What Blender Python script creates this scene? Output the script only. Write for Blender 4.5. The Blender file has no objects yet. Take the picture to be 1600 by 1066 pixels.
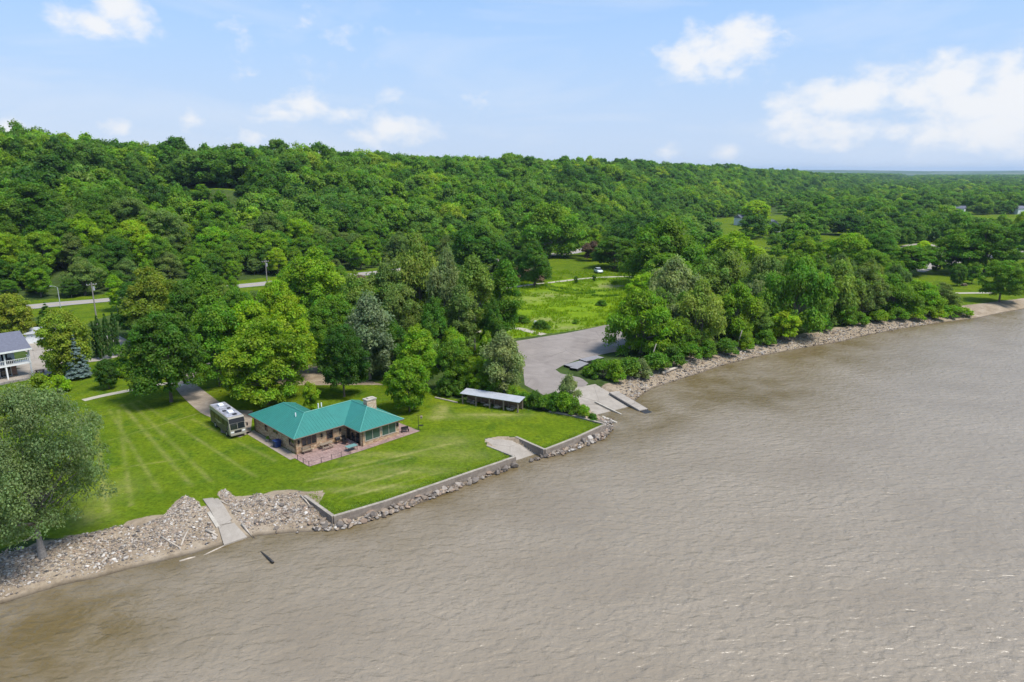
import bpy, bmesh, math, random
import numpy as np
from mathutils import Vector, Matrix
from mathutils.geometry import delaunay_2d_cdt

random.seed(7)
rng = np.random.default_rng(7)
sc = bpy.context.scene
COL = sc.collection

# ------------------------------------------------------------------ camera
CAM_H = 42.0                       # drone, metres above the river
FPX = 1066.0                       # focal length in photo pixels (1600 wide)
PITCH = math.atan((533 - 268) / FPX)
cam_d = bpy.data.cameras.new('camera')
cam_d.sensor_width = 36.0
cam_d.lens = FPX / 1600 * 36.0
cam_d.clip_start = 0.5
cam_d.clip_end = 60000
cam = bpy.data.objects.new('camera', cam_d)
cam.location = (0, 0, CAM_H)
cam.rotation_euler = (math.pi / 2 - PITCH, 0, 0)
COL.objects.link(cam)
sc.camera = cam

# ------------------------------------------------------------------ sun + sky
SUN_EL, SUN_AZ = math.radians(60), math.radians(120)     # azimuth from +Y towards +X
sun_d = bpy.data.lights.new('sun', 'SUN')
sun_d.energy = 2.8
sun_d.angle = math.radians(18.0)
sun_d.color = (1.0, 0.955, 0.88)
sun = bpy.data.objects.new('sun', sun_d)
to_sun = Vector((math.sin(SUN_AZ) * math.cos(SUN_EL), math.cos(SUN_AZ) * math.cos(SUN_EL), math.sin(SUN_EL)))
sun.rotation_euler = to_sun.to_track_quat('Z', 'Y').to_euler()
COL.objects.link(sun)

sc.view_settings.view_transform = 'Standard'
sc.view_settings.look = 'None'
sc.view_settings.exposure = 0.9
sc.view_settings.gamma = 1.0
cy = sc.cycles
cy.max_bounces = 6
cy.diffuse_bounces = 4
cy.glossy_bounces = 2
cy.transmission_bounces = 3
cy.volume_bounces = 0
cy.transparent_max_bounces = 6
cy.caustics_reflective = False
cy.caustics_refractive = False
cy.use_denoising = True
cy.use_adaptive_sampling = True
cy.adaptive_threshold = 0.015

def node(nt, t, **kw):
    n = nt.nodes.new(t)
    for k, v in kw.items():
        if k == 'inp':
            for kk, vv in v.items():
                n.inputs[kk].default_value = vv
        else:
            setattr(n, k, v)
    return n

world = bpy.data.worlds.new('World')
sc.world = world
world.use_nodes = True
wt = world.node_tree
wt.nodes.clear()
L = wt.links.new
w_out = node(wt, 'ShaderNodeOutputWorld')
w_bg = node(wt, 'ShaderNodeBackground')
w_bg.inputs['Strength'].default_value = 0.13
L(w_bg.outputs[0], w_out.inputs[0])
sky = node(wt, 'ShaderNodeTexSky', sky_type='NISHITA')
sky.sun_disc = False
sky.sun_elevation = SUN_EL
sky.sun_rotation = SUN_AZ
sky.altitude = 200
sky.air_density = 1.0
sky.dust_density = 0.3
sky.ozone_density = 1.6
tc = node(wt, 'ShaderNodeTexCoord')
sep = node(wt, 'ShaderNodeSeparateXYZ')
L(tc.outputs['Generated'], sep.inputs[0])
def math_n(op, a, b=None, c=None, clamp=False):
    m = node(wt, 'ShaderNodeMath', operation=op, use_clamp=clamp)
    for i, v in enumerate((a, b, c)):
        if v is None: continue
        if isinstance(v, (int, float)): m.inputs[i].default_value = v
        else: L(v, m.inputs[i])
    return m.outputs[0]
az = math_n('ARCTAN2', sep.outputs[0], sep.outputs[1])
el = math_n('ARCSINE', sep.outputs[2])
comb = node(wt, 'ShaderNodeCombineXYZ')
L(az, comb.inputs[0]); L(el, comb.inputs[1])
# thin bright veil of humid air low over the horizon, everywhere round
veil = node(wt, 'ShaderNodeMapRange', interpolation_type='SMOOTHERSTEP', inp={'From Min': -0.02, 'From Max': 0.36, 'To Min': 0.97, 'To Max': 0.6})
L(el, veil.inputs['Value'])
mixv = node(wt, 'ShaderNodeMix', data_type='RGBA')
L(veil.outputs[0], mixv.inputs[0]); L(sky.outputs[0], mixv.inputs[6])
vcol = node(wt, 'ShaderNodeMix', data_type='RGBA')
vup = node(wt, 'ShaderNodeMapRange', inp={'From Min': 0.0, 'From Max': 0.24}); L(el, vup.inputs['Value']); L(vup.outputs[0], vcol.inputs[0])
vcol.inputs[6].default_value = (2.55, 3.05, 3.85, 1); vcol.inputs[7].default_value = (1.28, 2.15, 3.70, 1)
L(vcol.outputs[2], mixv.inputs[7])
# cumulus: puffs at (azimuth, elevation) in degrees, half widths in degrees, soft noise edges
def dirdeg(px, py):
    u = (px - 800) / FPX; v = (533 - py) / FPX
    y = math.cos(PITCH) + v * math.sin(PITCH); z = -math.sin(PITCH) + v * math.cos(PITCH)
    return math.degrees(math.atan2(u, y)), math.degrees(math.atan2(z, math.hypot(u, y)))
PUFFS = [ # px, py, half width px, half height px, strength   (one cumulus per few puffs)
 (150,40,55,18,.9),(180,15,40,30,1.0),(205,30,40,24,.8),
 (440,178,62,15,.75),(478,165,48,20,.85),(540,180,45,14,.7),
 (620,200,60,20,.95),(600,215,60,16,.7),(300,184,24,14,.75),(190,200,24,14,.7),(380,216,45,12,.6),
 (1075,98,50,28,.8),(1110,78,50,32,1.0),(1150,70,55,32,1.0),(1190,52,50,22,.75),(1120,115,70,18,.5),
 (1250,185,60,28,.85),(1290,165,60,32,.95),(1345,150,48,34,1.05),(1310,195,90,26,.7),
 (1440,150,60,32,.85),(1480,128,58,36,1.1),(1520,170,80,45,.9),(1590,140,60,36,1.1),(1560,200,110,40,.9),(1640,180,90,60,1.0),
 (1140,235,26,13,.7),(1040,235,24,10,.55),(1400,205,60,18,.5),(620,145,26,14,.42),(755,158,28,14,.38),(1300,228,60,12,.5),
 (480,50,120,26,.16),(520,90,110,20,.14),(20,200,40,16,.6),
]
extra = random.Random(3)
def cloud_row(a0, a1, n):
    for i in range(n):
        a = a0 + (a1 - a0) * (i + extra.random() * .7) / n
        e = extra.uniform(3, 24); w = extra.uniform(2.5, 6)
        for k in range(3):
            yield (a + extra.uniform(-w, w) * .7, e + extra.uniform(-.6, .9), w * extra.uniform(.5, .9), w * extra.uniform(.22, .4), extra.uniform(.6, 1.0))
puffs = []
for px, py, hw, hh, s in PUFFS:
    a, e = dirdeg(px, py)
    puffs.append((a, e, math.degrees(hw / FPX) * 1.3, math.degrees(hh / FPX) * 1.5, s))
puffs += list(cloud_row(48, 178, 6)) + list(cloud_row(-178, -48, 6))
acc = None
for a, e, hw, hh, s in puffs:
    vs = node(wt, 'ShaderNodeVectorMath', operation='SUBTRACT')
    L(comb.outputs[0], vs.inputs[0]); vs.inputs[1].default_value = (math.radians(a), math.radians(e), 0)
    vm = node(wt, 'ShaderNodeVectorMath', operation='MULTIPLY')
    L(vs.outputs[0], vm.inputs[0]); vm.inputs[1].default_value = (1 / math.radians(hw), 1 / math.radians(hh), 0)
    vl = node(wt, 'ShaderNodeVectorMath', operation='LENGTH')
    L(vm.outputs[0], vl.inputs[0])
    g = math_n('MULTIPLY_ADD', vl.outputs['Value'], -s, s)          # s*(1-r)
    acc = g if acc is None else math_n('SMOOTH_MAX', acc, g, 0.18)
stretch = node(wt, 'ShaderNodeVectorMath', operation='MULTIPLY')
L(comb.outputs[0], stretch.inputs[0]); stretch.inputs[1].default_value = (1.0, 1.5, 1.0)
nz = node(wt, 'ShaderNodeTexNoise', inp={'Scale': 24.0, 'Detail': 10.0, 'Roughness': 0.58, 'Distortion': 0.15})
L(stretch.outputs[0], nz.inputs['Vector'])
nn = math_n('MULTIPLY_ADD', nz.outputs[0], 1.7, -0.92)
cm = math_n('ADD', acc, nn)
cmask = node(wt, 'ShaderNodeMapRange', interpolation_type='SMOOTHSTEP', inp={'From Min': 0.0, 'From Max': 0.78, 'To Min': 0.0, 'To Max': 0.94})
L(cm, cmask.inputs['Value'])
# wide faint cirrus
cz = node(wt, 'ShaderNodeTexNoise', inp={'Scale': 3.2, 'Detail': 6.0, 'Roughness': 0.55, 'Distortion': 0.6})
st2 = node(wt, 'ShaderNodeVectorMath', operation='MULTIPLY')
L(comb.outputs[0], st2.inputs[0]); st2.inputs[1].default_value = (1.0, 4.0, 1.0)
L(st2.outputs[0], cz.inputs['Vector'])
cirr = node(wt, 'ShaderNodeMapRange', inp={'From Min': 0.48, 'From Max': 0.75, 'To Min': 0.0, 'To Max': 0.35})
L(cz.outputs[0], cirr.inputs['Value'])
mask = math_n('MAXIMUM', cmask.outputs[0], cirr.outputs[0], clamp=True)
mixc = node(wt, 'ShaderNodeMix', data_type='RGBA')
L(mask, mixc.inputs[0]); L(mixv.outputs[2], mixc.inputs[6])
mixc.inputs[7].default_value = (3.85, 3.9, 4.0, 1)
L(mixc.outputs[2], w_bg.inputs['Color'])

# ------------------------------------------------------------------ layout helpers
def ray(px, py):
    u = (px - 800) / FPX; v = (533 - py) / FPX
    return u, math.cos(PITCH) + v * math.sin(PITCH), -math.sin(PITCH) + v * math.cos(PITCH)
def G(px, py, z=2.2):
    """surveyed ground position (x, y) of something seen at a photo pixel and standing at height z"""
    x, y, zz = ray(px, py)
    t = (z - CAM_H) / zz
    return (x * t, y * t)
def top_z(py, Y):
    x, y, zz = ray(800, py)
    return CAM_H + Y / y * zz

def tag(o, label=None, cat=None, group=None, kind=None):
    if label: o['label'] = label
    if cat: o['category'] = cat
    if group: o['group'] = group
    if kind: o['kind'] = kind
    return o
def empty(name, loc, rz=0.0, parent=None):
    o = bpy.data.objects.new(name, None)
    o.location = loc; o.rotation_euler = (0, 0, rz); o.empty_display_size = 0.5
    if parent: o.parent = parent
    COL.objects.link(o)
    return o
def link_mesh(name, me, mat=None, parent=None):
    if mat and not me.materials: me.materials.append(mat)
    o = bpy.data.objects.new(name, me)
    if parent: o.parent = parent
    COL.objects.link(o)
    return o
def fast_mesh(name, V, Fc, smooth=False):
    """V (n,3) array, Fc (m,k) array of equal-sized faces"""
    V = np.asarray(V, np.float32); Fc = np.asarray(Fc, np.int32)
    me = bpy.data.meshes.new(name)
    me.vertices.add(len(V)); me.vertices.foreach_set('co', V.ravel())
    m, k = Fc.shape
    me.loops.add(m * k); me.loops.foreach_set('vertex_index', Fc.ravel())
    me.polygons.add(m); me.polygons.foreach_set('loop_start', np.arange(0, m * k, k, dtype=np.int32))
    me.polygons.foreach_set('use_smooth', np.full(m, smooth, bool))
    me.update(calc_edges=True)
    return me
def set_col(me, name, arr):
    a = me.color_attributes.new(name, 'FLOAT_COLOR', 'POINT')
    arr = np.asarray(arr, np.float32)
    if arr.shape[1] == 3: arr = np.hstack([arr, np.ones((len(arr), 1), np.float32)])
    a.data.foreach_set('color', arr.ravel())

class MB:
    """collects boxes, prisms and tubes into ONE mesh"""
    def __init__(s): s.v = []; s.f = []
    def add(s, vs, fs):
        n = len(s.v); s.v += [tuple(v) for v in vs]; s.f += [tuple(i + n for i in f) for f in fs]; return s
    def box(s, x0, x1, y0, y1, z0, z1):
        return s.add([(x0,y0,z0),(x1,y0,z0),(x1,y1,z0),(x0,y1,z0),(x0,y0,z1),(x1,y0,z1),(x1,y1,z1),(x0,y1,z1)],
                     [(0,3,2,1),(4,5,6,7),(0,1,5,4),(1,2,6,5),(2,3,7,6),(3,0,4,7)])
    def prism(s, poly, z0, z1):
        n = len(poly)
        vs = [(x,y,z0) for x,y in poly] + [(x,y,z1) for x,y in poly]
        fs = [tuple(range(n-1,-1,-1)), tuple(range(n,2*n))] + [(i,(i+1)%n,n+(i+1)%n,n+i) for i in range(n)]
        return s.add(vs, fs)
    def extrude_x(s, prof, x0, x1):
        n = len(prof)
        vs = [(x0,y,z) for y,z in prof] + [(x1,y,z) for y,z in prof]
        fs = [tuple(range(n-1,-1,-1)), tuple(range(n,2*n))] + [(i,(i+1)%n,n+(i+1)%n,n+i) for i in range(n)]
        return s.add(vs, fs)
    def extrude_y(s, prof, y0, y1):
        n = len(prof)
        vs = [(x,y0,z) for x,z in prof] + [(x,y1,z) for x,z in prof]
        fs = [tuple(range(n)), tuple(range(2*n-1,n-1,-1))] + [(i,n+i,n+(i+1)%n,(i+1)%n) for i in range(n)]
        return s.add(vs, fs)
    def tube(s, pts, radii, seg=6, cap=True):
        pts = [Vector(p) for p in pts]
        if isinstance(radii, (int, float)): radii = [radii] * len(pts)
        rings = []
        base = len(s.v); vs = []
        for i, p in enumerate(pts):
            d = (pts[min(i+1, len(pts)-1)] - pts[max(i-1, 0)]).normalized()
            a = d.orthogonal().normalized() if abs(d.z) < .95 else (Vector((1,0,0)) - d * d.x).normalized()
            b = d.cross(a)
            for k in range(seg):
                t = 2 * math.pi * k / seg
                vs.append(p + (a * math.cos(t) + b * math.sin(t)) * radii[i])
        fs = []
        for i in range(len(pts) - 1):
            for k in range(seg):
                k2 = (k + 1) % seg
                fs.append((i*seg+k, i*seg+k2, (i+1)*seg+k2, (i+1)*seg+k))
        if cap:
            fs.append(tuple(range(seg-1,-1,-1))); fs.append(tuple(range((len(pts)-1)*seg, len(pts)*seg)))
        return s.add(vs, fs)
    def build(s, name, mat, parent=None, smooth=False, bevel=0.0, loc=None, rz=0.0):
        me = bpy.data.meshes.new(name)
        me.from_pydata(s.v, [], s.f)
        if smooth: me.polygons.foreach_set('use_smooth', np.ones(len(me.polygons), bool))
        bm = bmesh.new(); bm.from_mesh(me); bmesh.ops.recalc_face_normals(bm, faces=bm.faces)
        if bevel: bmesh.ops.bevel(bm, geom=list(bm.edges), offset=bevel, segments=2, affect='EDGES', profile=.6)
        bm.to_mesh(me); bm.free()
        o = link_mesh(name, me, mat, parent)
        if loc is not None: o.location = loc
        o.rotation_euler = (0, 0, rz)
        return o

# ------------------------------------------------------------------ materials
def new_mat(name):
    m = bpy.data.materials.new(name); m.use_nodes = True
    nt = m.node_tree
    return m, nt, nt.nodes['Principled BSDF'], nt.links.new
def plain(name, col, rough=.6, metal=0.0, spec=.4, var=.12, scale=3.0, bump=0.0, bscale=20.0, coat=0.0):
    """paint-like surface: base colour with blotchy wear, object space"""
    m, nt, bs, lk = new_mat(name)
    tcn = node(nt, 'ShaderNodeTexCoord')
    n1 = node(nt, 'ShaderNodeTexNoise', inp={'Scale': scale, 'Detail': 6.0, 'Roughness': .65})
    lk(tcn.outputs['Object'], n1.inputs['Vector'])
    mr = node(nt, 'ShaderNodeMapRange', inp={'From Min': .3, 'From Max': .7, 'To Min': 1 - var, 'To Max': 1 + var})
    lk(n1.outputs[0], mr.inputs[0])
    mul = node(nt, 'ShaderNodeMix', data_type='RGBA', blend_type='MULTIPLY', inp={0: 1.0})
    mul.inputs[6].default_value = (*col, 1)
    lk(mr.outputs[0], mul.inputs[7])
    lk(mul.outputs[2], bs.inputs['Base Color'])
    bs.inputs['Roughness'].default_value = rough
    bs.inputs['Metallic'].default_value = metal
    bs.inputs['Specular IOR Level'].default_value = spec
    bs.inputs['Coat Weight'].default_value = coat
    if bump:
        nb = node(nt, 'ShaderNodeTexNoise', inp={'Scale': bscale, 'Detail': 5.0})
        lk(tcn.outputs['Object'], nb.inputs['Vector'])
        bp = node(nt, 'ShaderNodeBump', inp={'Strength': bump, 'Distance': .05})
        lk(nb.outputs[0], bp.inputs['Height']); lk(bp.outputs[0], bs.inputs['Normal'])
    return m

def leaf_mat(name, mode, ramp=None):
    m, nt, bs, lk = new_mat(name)
    nt.nodes.remove(bs)
    out = nt.nodes['Material Output']
    oi = node(nt, 'ShaderNodeObjectInfo')
    at = node(nt, 'ShaderNodeAttribute', attribute_name='leaf')
    sp = node(nt, 'ShaderNodeSeparateColor')
    lk(at.outputs['Color'], sp.inputs[0])
    if mode == 'object':
        col = oi.outputs['Color']
    else:
        cr = node(nt, 'ShaderNodeValToRGB'); cr.color_ramp.interpolation = 'LINEAR'
        els = cr.color_ramp.elements
        while len(els) < len(ramp): els.new(.5)
        for e, (p, c) in zip(els, ramp): e.position = p; e.color = (*c, 1)
        tn = node(nt, 'ShaderNodeAttribute', attribute_name='tone', attribute_type='INSTANCER'); lk(tn.outputs['Fac'], cr.inputs[0]); col = cr.outputs[0]
    hs = node(nt, 'ShaderNodeHueSaturation', inp={'Saturation': 1.0})
    lk(col, hs.inputs['Color'])
    lk(sp.outputs[0], hs.inputs['Value'])     # leaf-to-leaf brightness
    lk(sp.outputs[1], hs.inputs['Hue'])
    df = node(nt, 'ShaderNodeBsdfDiffuse'); tr = node(nt, 'ShaderNodeBsdfTranslucent')
    gl = node(nt, 'ShaderNodeBsdfGlossy', inp={'Roughness': .45}); gl.inputs['Color'].default_value = (.9, .95, 1, 1)
    lk(hs.outputs[0], df.inputs[0])
    tcol = node(nt, 'ShaderNodeMix', data_type='RGBA', blend_type='MULTIPLY', inp={0: 1.0})
    lk(hs.outputs[0], tcol.inputs[6]); tcol.inputs[7].default_value = (1.35, 1.45, .6, 1)
    lk(tcol.outputs[2], tr.inputs[0])
    mx = node(nt, 'ShaderNodeMixShader', inp={0: .48}); lk(df.outputs[0], mx.inputs[1]); lk(tr.outputs[0], mx.inputs[2])
    m2 = node(nt, 'ShaderNodeMixShader', inp={0: .008}); lk(mx.outputs[0], m2.inputs[1]); lk(gl.outputs[0], m2.inputs[2])
    lk(m2.outputs[0], out.inputs['Surface'])
    return m

M = {}
M['leaf'] = leaf_mat('leaf', 'object')
M['leaf_forest'] = leaf_mat('leaf_forest', 'random', [
    (0.0, (.068, .152, .024)), (.18, (.104, .212, .025)), (.38, (.144, .275, .023)), (.52, (.122, .230, .042)),
    (.68, (.195, .330, .024)), (.82, (.168, .275, .052)), (.92, (.245, .385, .025)), (1.0, (.285, .385, .036))])
M['bark'] = plain('bark', (.13, .105, .085), .9, var=.35, scale=6, bump=.5, bscale=9)
M['bark_grey'] = plain('bark_grey', (.24, .215, .19), .9, var=.35, scale=5, bump=.6, bscale=7)
M['concrete'] = plain('concrete', (.40, .36, .30), .85, var=.22, scale=1.2, bump=.15, bscale=30)
M['concrete_dark'] = plain('concrete_dark', (.24, .215, .195), .9, var=.3, scale=1.0, bump=.25, bscale=12)
M['cap'] = plain('weathered_cap', (.30, .262, .212), .9, var=.3, scale=1.5, bump=.2, bscale=20)
M['white'] = plain('white_paint', (.74, .75, .75), .5, var=.06)
M['black'] = plain('black_metal', (.018, .018, .02), .45, var=.2)
M['wood'] = plain('weathered_wood', (.23, .18, .13), .85, var=.35, scale=5, bump=.3)
M['driftwood'] = plain('driftwood', (.42, .36, .29), .9, var=.3, scale=4, bump=.3)
M['wetwood'] = plain('wet_wood', (.03, .027, .025), .35, var=.4, scale=6, bump=.4)
def glass_mat(name, col, rough=.06):
    m, nt, bs, lk = new_mat(name)
    bs.inputs['Base Color'].default_value = (*col, 1); bs.inputs['Roughness'].default_value = rough
    bs.inputs['Specular IOR Level'].default_value = .8
    return m
M['glass'] = glass_mat('window_glass', (.012, .017, .02))
M['glass_green'] = glass_mat('green_window_glass', (.05, .085, .07), .1)
HAZE = 0.00006
# ------------------------------------------------------------------ plan of the place (metres; x right, y away, z up from the river)
WZ = 1.0      # river level; the lawn lies at 2.2
def catmull(pts, n=6):
    pts = [np.array(p, float) for p in pts]
    P = [2 * pts[0] - pts[1]] + pts + [2 * pts[-1] - pts[-2]]
    out = []
    for i in range(1, len(P) - 2):
        for k in range(n):
            t = k / n
            out.append(.5 * ((2 * P[i]) + (-P[i-1] + P[i+1]) * t + (2*P[i-1] - 5*P[i] + 4*P[i+1] - P[i+2]) * t*t + (-P[i-1] + 3*P[i] - 3*P[i+1] + P[i+2]) * t**3))
    out.append(pts[-1])
    return np.array(out)
SHORE_L = [(-1500,-300),(-400,-40),(-140,28),(-80,47),(-62,55)] + [G(x,y,WZ) for x,y in
    [(0,945),(60,926),(100,914),(150,904),(200,890),(250,878),(300,866),(345,853),(400,838),(450,833),(490,831)]]
SHORE_W = [G(x,y,WZ) for x,y in [(530,829),(560,820),(600,808),(650,790),(700,770),(750,750),(800,732),(845,717),(880,711),(915,698),(945,686),(957,672),(958,655)]]
SHORE_R = [G(x,y,WZ) for x,y in [(946,650),(985,633),(1003,617),(1020,607),(1050,597),(1085,586),(1130,571),(1200,554),(1260,543),(1310,535),(1360,523),(1420,512),(1480,503),(1530,497),(1560,490),(1600,483)]] + [(200,228),(260,241),(400,262),(800,300),(4000,380),(60000,900)]
SHORE = np.array(SHORE_L + SHORE_W + SHORE_R)
nL, nW = len(SHORE_L), len(SHORE_W)
LAND = np.vstack([SHORE, [(60000, 60000), (-60000, 60000), (-60000, -300)]])
# seawall lines (top inner edge, z 2.25)
WALL_A = [G(476,774,2.3), G(521,806,2.3), G(600,783,2.3), G(700,749,2.3), G(805,713,2.3)]
WALL_B = [G(851,702,2.3), G(900,683,2.3), G(944,663,2.3)]
WALL_C = [G(944,663,2.3), G(900,651,2.3), G(858,643,2.3)]
RAMP_N = [G(803,712,2.3), G(762,696,2.3)]
RAMP_F = [G(851,702,2.3), G(806,682,2.3)]
YARD = np.array([(-60, 125), WALL_A[0]] + WALL_A[1:] + [G(762,697,2.2), G(757,686,2.2), G(777,682,2.2), G(806,683,2.2)] + WALL_B + WALL_C[1:] + [(5, 125)])
SLIP = np.array([G(757,686,2.2), G(800,684,2.2), G(850,712,WZ), G(806,732,WZ)])      # yard slipway
SLIP_Z = (2.2, 2.2, WZ - .12, WZ - .12)
BOAT = np.array([G(868,612,2.2), G(930,600,2.2), G(992,634,WZ), G(944,656,WZ)])      # public boat ramp
BOAT_Z = (2.2, 2.2, WZ - .15, WZ - .15)
ROAD = [(-900,20),(-420,120)] + [G(*p) for p in [(-200,506),(0,485),(100,475),(180,467.5),(300,455),(430,441.5),(560,429),(700,414),(860,398),(900,393.5)]] + [(60,395),(105,455),(190,590),(330,830),(600,1250),(1150,2100),(2400,4200),(5200,9000)]
ROAD_S = catmull(ROAD, 5)

def seg_dist(P, line):
    """unsigned distance, index of the nearest segment, side (+ left of the line), nearest point"""
    P = np.asarray(P, float); best = np.full(len(P), 1e18); idx = np.zeros(len(P), int); side = np.ones(len(P)); near = np.zeros((len(P), 2))
    for i in range(len(line) - 1):
        a = np.asarray(line[i], float); d = np.asarray(line[i+1], float) - a
        t = np.clip(((P - a) @ d) / (d @ d), 0, 1)
        q = a + t[:, None] * d
        dd = ((P - q) ** 2).sum(1)
        m = dd < best
        best[m] = dd[m]; idx[m] = i; near[m] = q[m]
        r = P - a
        side[m] = np.sign(d[0] * r[m, 1] - d[1] * r[m, 0])
    return np.sqrt(best), idx, side, near
def inside(P, poly):
    P = np.asarray(P, float); x, y = P[:, 0], P[:, 1]
    c = np.zeros(len(P), bool); n = len(poly); j = n - 1
    for i in range(n):
        xi, yi = poly[i]; xj, yj = poly[j]
        if yi != yj:
            c ^= ((yi > y) != (yj > y)) & (x < (xj - xi) * (y - yi) / (yj - yi) + xi)
        j = i
    return c
def sstep(a, b, x):
    t = np.clip((x - a) / (b - a), 0, 1); return t * t * (3 - 2 * t)
def wob(x, y, s, seed=0.0):
    """smooth pseudo-noise in -1..1 with wavelength about s"""
    k = 6.283 / s
    return (np.sin(k*(x*.8+y*.6)+seed) + np.sin(k*(-x*.45+y*.95)*1.37+1.7+seed*2) + np.sin(k*(x*1.1-y*.3)*.71+4.1+seed*3) + np.sin(k*(x*.2+y*1.3)*1.9+2.2-seed)*.6) / 3.0
def ramp_z(P, quad, zs):
    a = quad[0]; u = (quad[1] - quad[0] + quad[2] - quad[3]) / 2; v = (quad[3] - quad[0] + quad[2] - quad[1]) / 2
    R = P - a
    t = (R @ v) / (v @ v)
    return zs[0] + np.clip(t, -.2, 1.3) * (zs[2] - zs[0])
HX = [0, 215, 260, 300, 360, 480, 700, 1000, 1500, 2200, 4000, 9000]
HZ = [41, 41, 37, 33, 31, 31, 31, 30, 21, 8, 0, 0]
def ground_z(P, raw=False):
    P = np.asarray(P, float); x, y = P[:, 0], P[:, 1]
    d, idx, side, _ = seg_dist(P, SHORE)
    land = inside(P, LAND)
    sd = np.where(land, d, -d)
    z = np.full(len(P), 2.2)
    wl = idx < nL - 1
    ww = (idx >= nL - 1) & (idx < nL + nW - 1)
    width = np.where(wl, 8.5 + 1.2 * wob(x, y, 9), 6.0 + 1.2 * wob(x, y, 17))
    slope = WZ + (2.2 - WZ) * np.clip(sd / width, 0, 1) ** .85
    zw = np.minimum(WZ + .02 + .2 * sd, 1.35)
    z = np.where(ww, zw, slope)
    yard = inside(P, YARD)
    z = np.where(yard, 2.2, z)
    deep = ww & ~yard & (sd > 4.5) ; z = np.where(deep, np.maximum(z, 2.2), z)
    z = np.where(land, z, np.maximum(WZ - .2 * d - .02, -3.0))
    # gentle roll of the bench land
    roll = sstep(112, 150, y) * sstep(8, 30, sd) * .22
    z = z + roll * wob(x, y, 46, 1.0)
    # the wooded bluff beyond the highway
    rd, ri, rs, near = seg_dist(P, ROAD_S)
    s = rd * rs
    hm = np.interp(near[:, 1], HX, HZ)
    prof = sstep(16, 205, s) ** .92
    spur = 6.5 * wob(x, y, 120, .6) + 3.0 * wob(x, y, 55, 2.2)
    z = z + np.where(s > 0, hm * prof + spur * sstep(30, 120, s) * np.clip(hm / 40, 0, 1) * (1 - .55 * sstep(170, 260, s)), 0)
    hollow = np.exp(-(((x + 172) / 34) ** 2 + ((y - 374) / 15) ** 2))
    z = z - 1.0 * hollow * (s > 0)
    # far low ridges on the other side of the plain
    D = np.hypot(x, y)
    z = z + sstep(7500, 11000, D) * sstep(-800, 1500, x) * (46 + 20 * wob(x, y, 5200, 3.0))
    inS = inside(P, SLIP); z = np.where(inS, ramp_z(P, SLIP, SLIP_Z) - .12, z)
    inB = inside(P, BOAT); z = np.where(inB, ramp_z(P, BOAT, BOAT_Z) - .12, z)
    if raw: return z, sd, s, wl, ww, yard
    return z
def gz(x, y): return float(ground_z([(x, y)])[0])

def axis(parts):
    out = []
    for a, b, st in parts:
        n = max(1, int(round((b - a) / st))); out += list(np.linspace(a, b, n, endpoint=False))
    return out
def grow(a, b, st, f=1.18):
    out = [a]
    while out[-1] < b: out.append(out[-1] + st); st *= f
    return out
xs = sorted(set([-v for v in grow(140, 14000, 4)] + axis([(-139, -72, 1.3), (-72, 26, .34), (26, 200, 1.3)]) + grow(200, 16000, 4)))
ys = sorted(set([-v for v in grow(-48, 1500, 6)] + axis([(48, 60, 1.0), (60, 128, .34), (128, 250, 1.3), (250, 560, 4)]) + grow(560, 17000, 6, 1.1)))
XX, YY = np.meshgrid(xs, ys)
PP = np.stack([XX.ravel(), YY.ravel()], 1)
ZZ, SD, SS, WL, WW, YD = ground_z(PP, raw=True)
nx, ny = len(xs), len(ys)
ii = np.arange((ny - 1) * (nx - 1)); r_, c_ = ii // (nx - 1), ii % (nx - 1)
quads = np.stack([r_*nx+c_, r_*nx+c_+1, (r_+1)*nx+c_+1, (r_+1)*nx+c_], 1)
gme = fast_mesh('ground', np.column_stack([PP, ZZ]), quads, smooth=True)
# what covers the ground: R mown lawn, G bare stones/sand, B dry or yellow grass, A tall bright meadow
x, y = PP[:, 0], PP[:, 1]
LAWN = np.array([G(*p) for p in [(-60,880),(60,838),(120,846),(170,834),(230,815),(290,800),(330,800),(400,790),(475,774),(520,806),(700,749),(803,713),(760,697),(757,684),(808,682),(851,702),(944,663),(858,644),(820,640),(760,632),(700,622),(655,600),(560,596),(500,600),(420,600),(330,585),(290,570),(230,555),(140,560),(60,575),(-20,600),(-200,640)]])
dl, _, _, _ = seg_dist(PP, np.vstack([LAWN, LAWN[:1]]))
lawn = np.clip(.5 + np.where(inside(PP, LAWN), dl, -dl) / .8, 0, 1)
MEADOW = np.array([G(*p) for p in [(770,470),(800,440),(870,424),(1010,418),(1060,432),(1040,460),(980,490),(950,507),(840,525),(800,530),(760,545),(730,560),(735,530)]])
dm, _, _, _ = seg_dist(PP, np.vstack([MEADOW, MEADOW[:1]]))
mead = np.clip(.5 + np.where(inside(PP, MEADOW), dm, -dm) / 4, 0, 1)
PARK = [np.array([G(*p) for p in q]) for q in (
    [(1380,440),(1400,405),(1440,385),(1520,372),(1640,366),(1700,400),(1720,450),(1640,470),(1520,480),(1440,478)],
    [(1405,402),(1430,383),(1460,380),(1475,392),(1465,408),(1420,412)],
    [(1560,378),(1580,362),(1620,360),(1620,400),(1575,402)],
    [(836,434),(850,406),(900,399),(935,404),(1000,418),(1012,432),(930,432),(870,438)],
    [(1070,364),(1095,342),(1240,338),(1260,362),(1150,374)], [(1450,354),(1490,337),(1660,334),(1660,353),(1560,360)],
    [(60,505),(100,488),(185,472),(190,486),(140,505),(80,528),(30,540)],
    [(180,540),(200,520),(230,520),(230,545),(200,560)],
    [(780,600),(800,590),(816,606),(870,632),(820,640),(790,618)], [(700,590),(730,545),(760,535),(775,548),(745,590)])]
PARK.append(np.array([(-172 + 40 * math.cos(t), 374 + 13 * math.sin(t)) for t in np.linspace(0, 6.283, 24, endpoint=False)]))     # open glade high on the bluff
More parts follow.
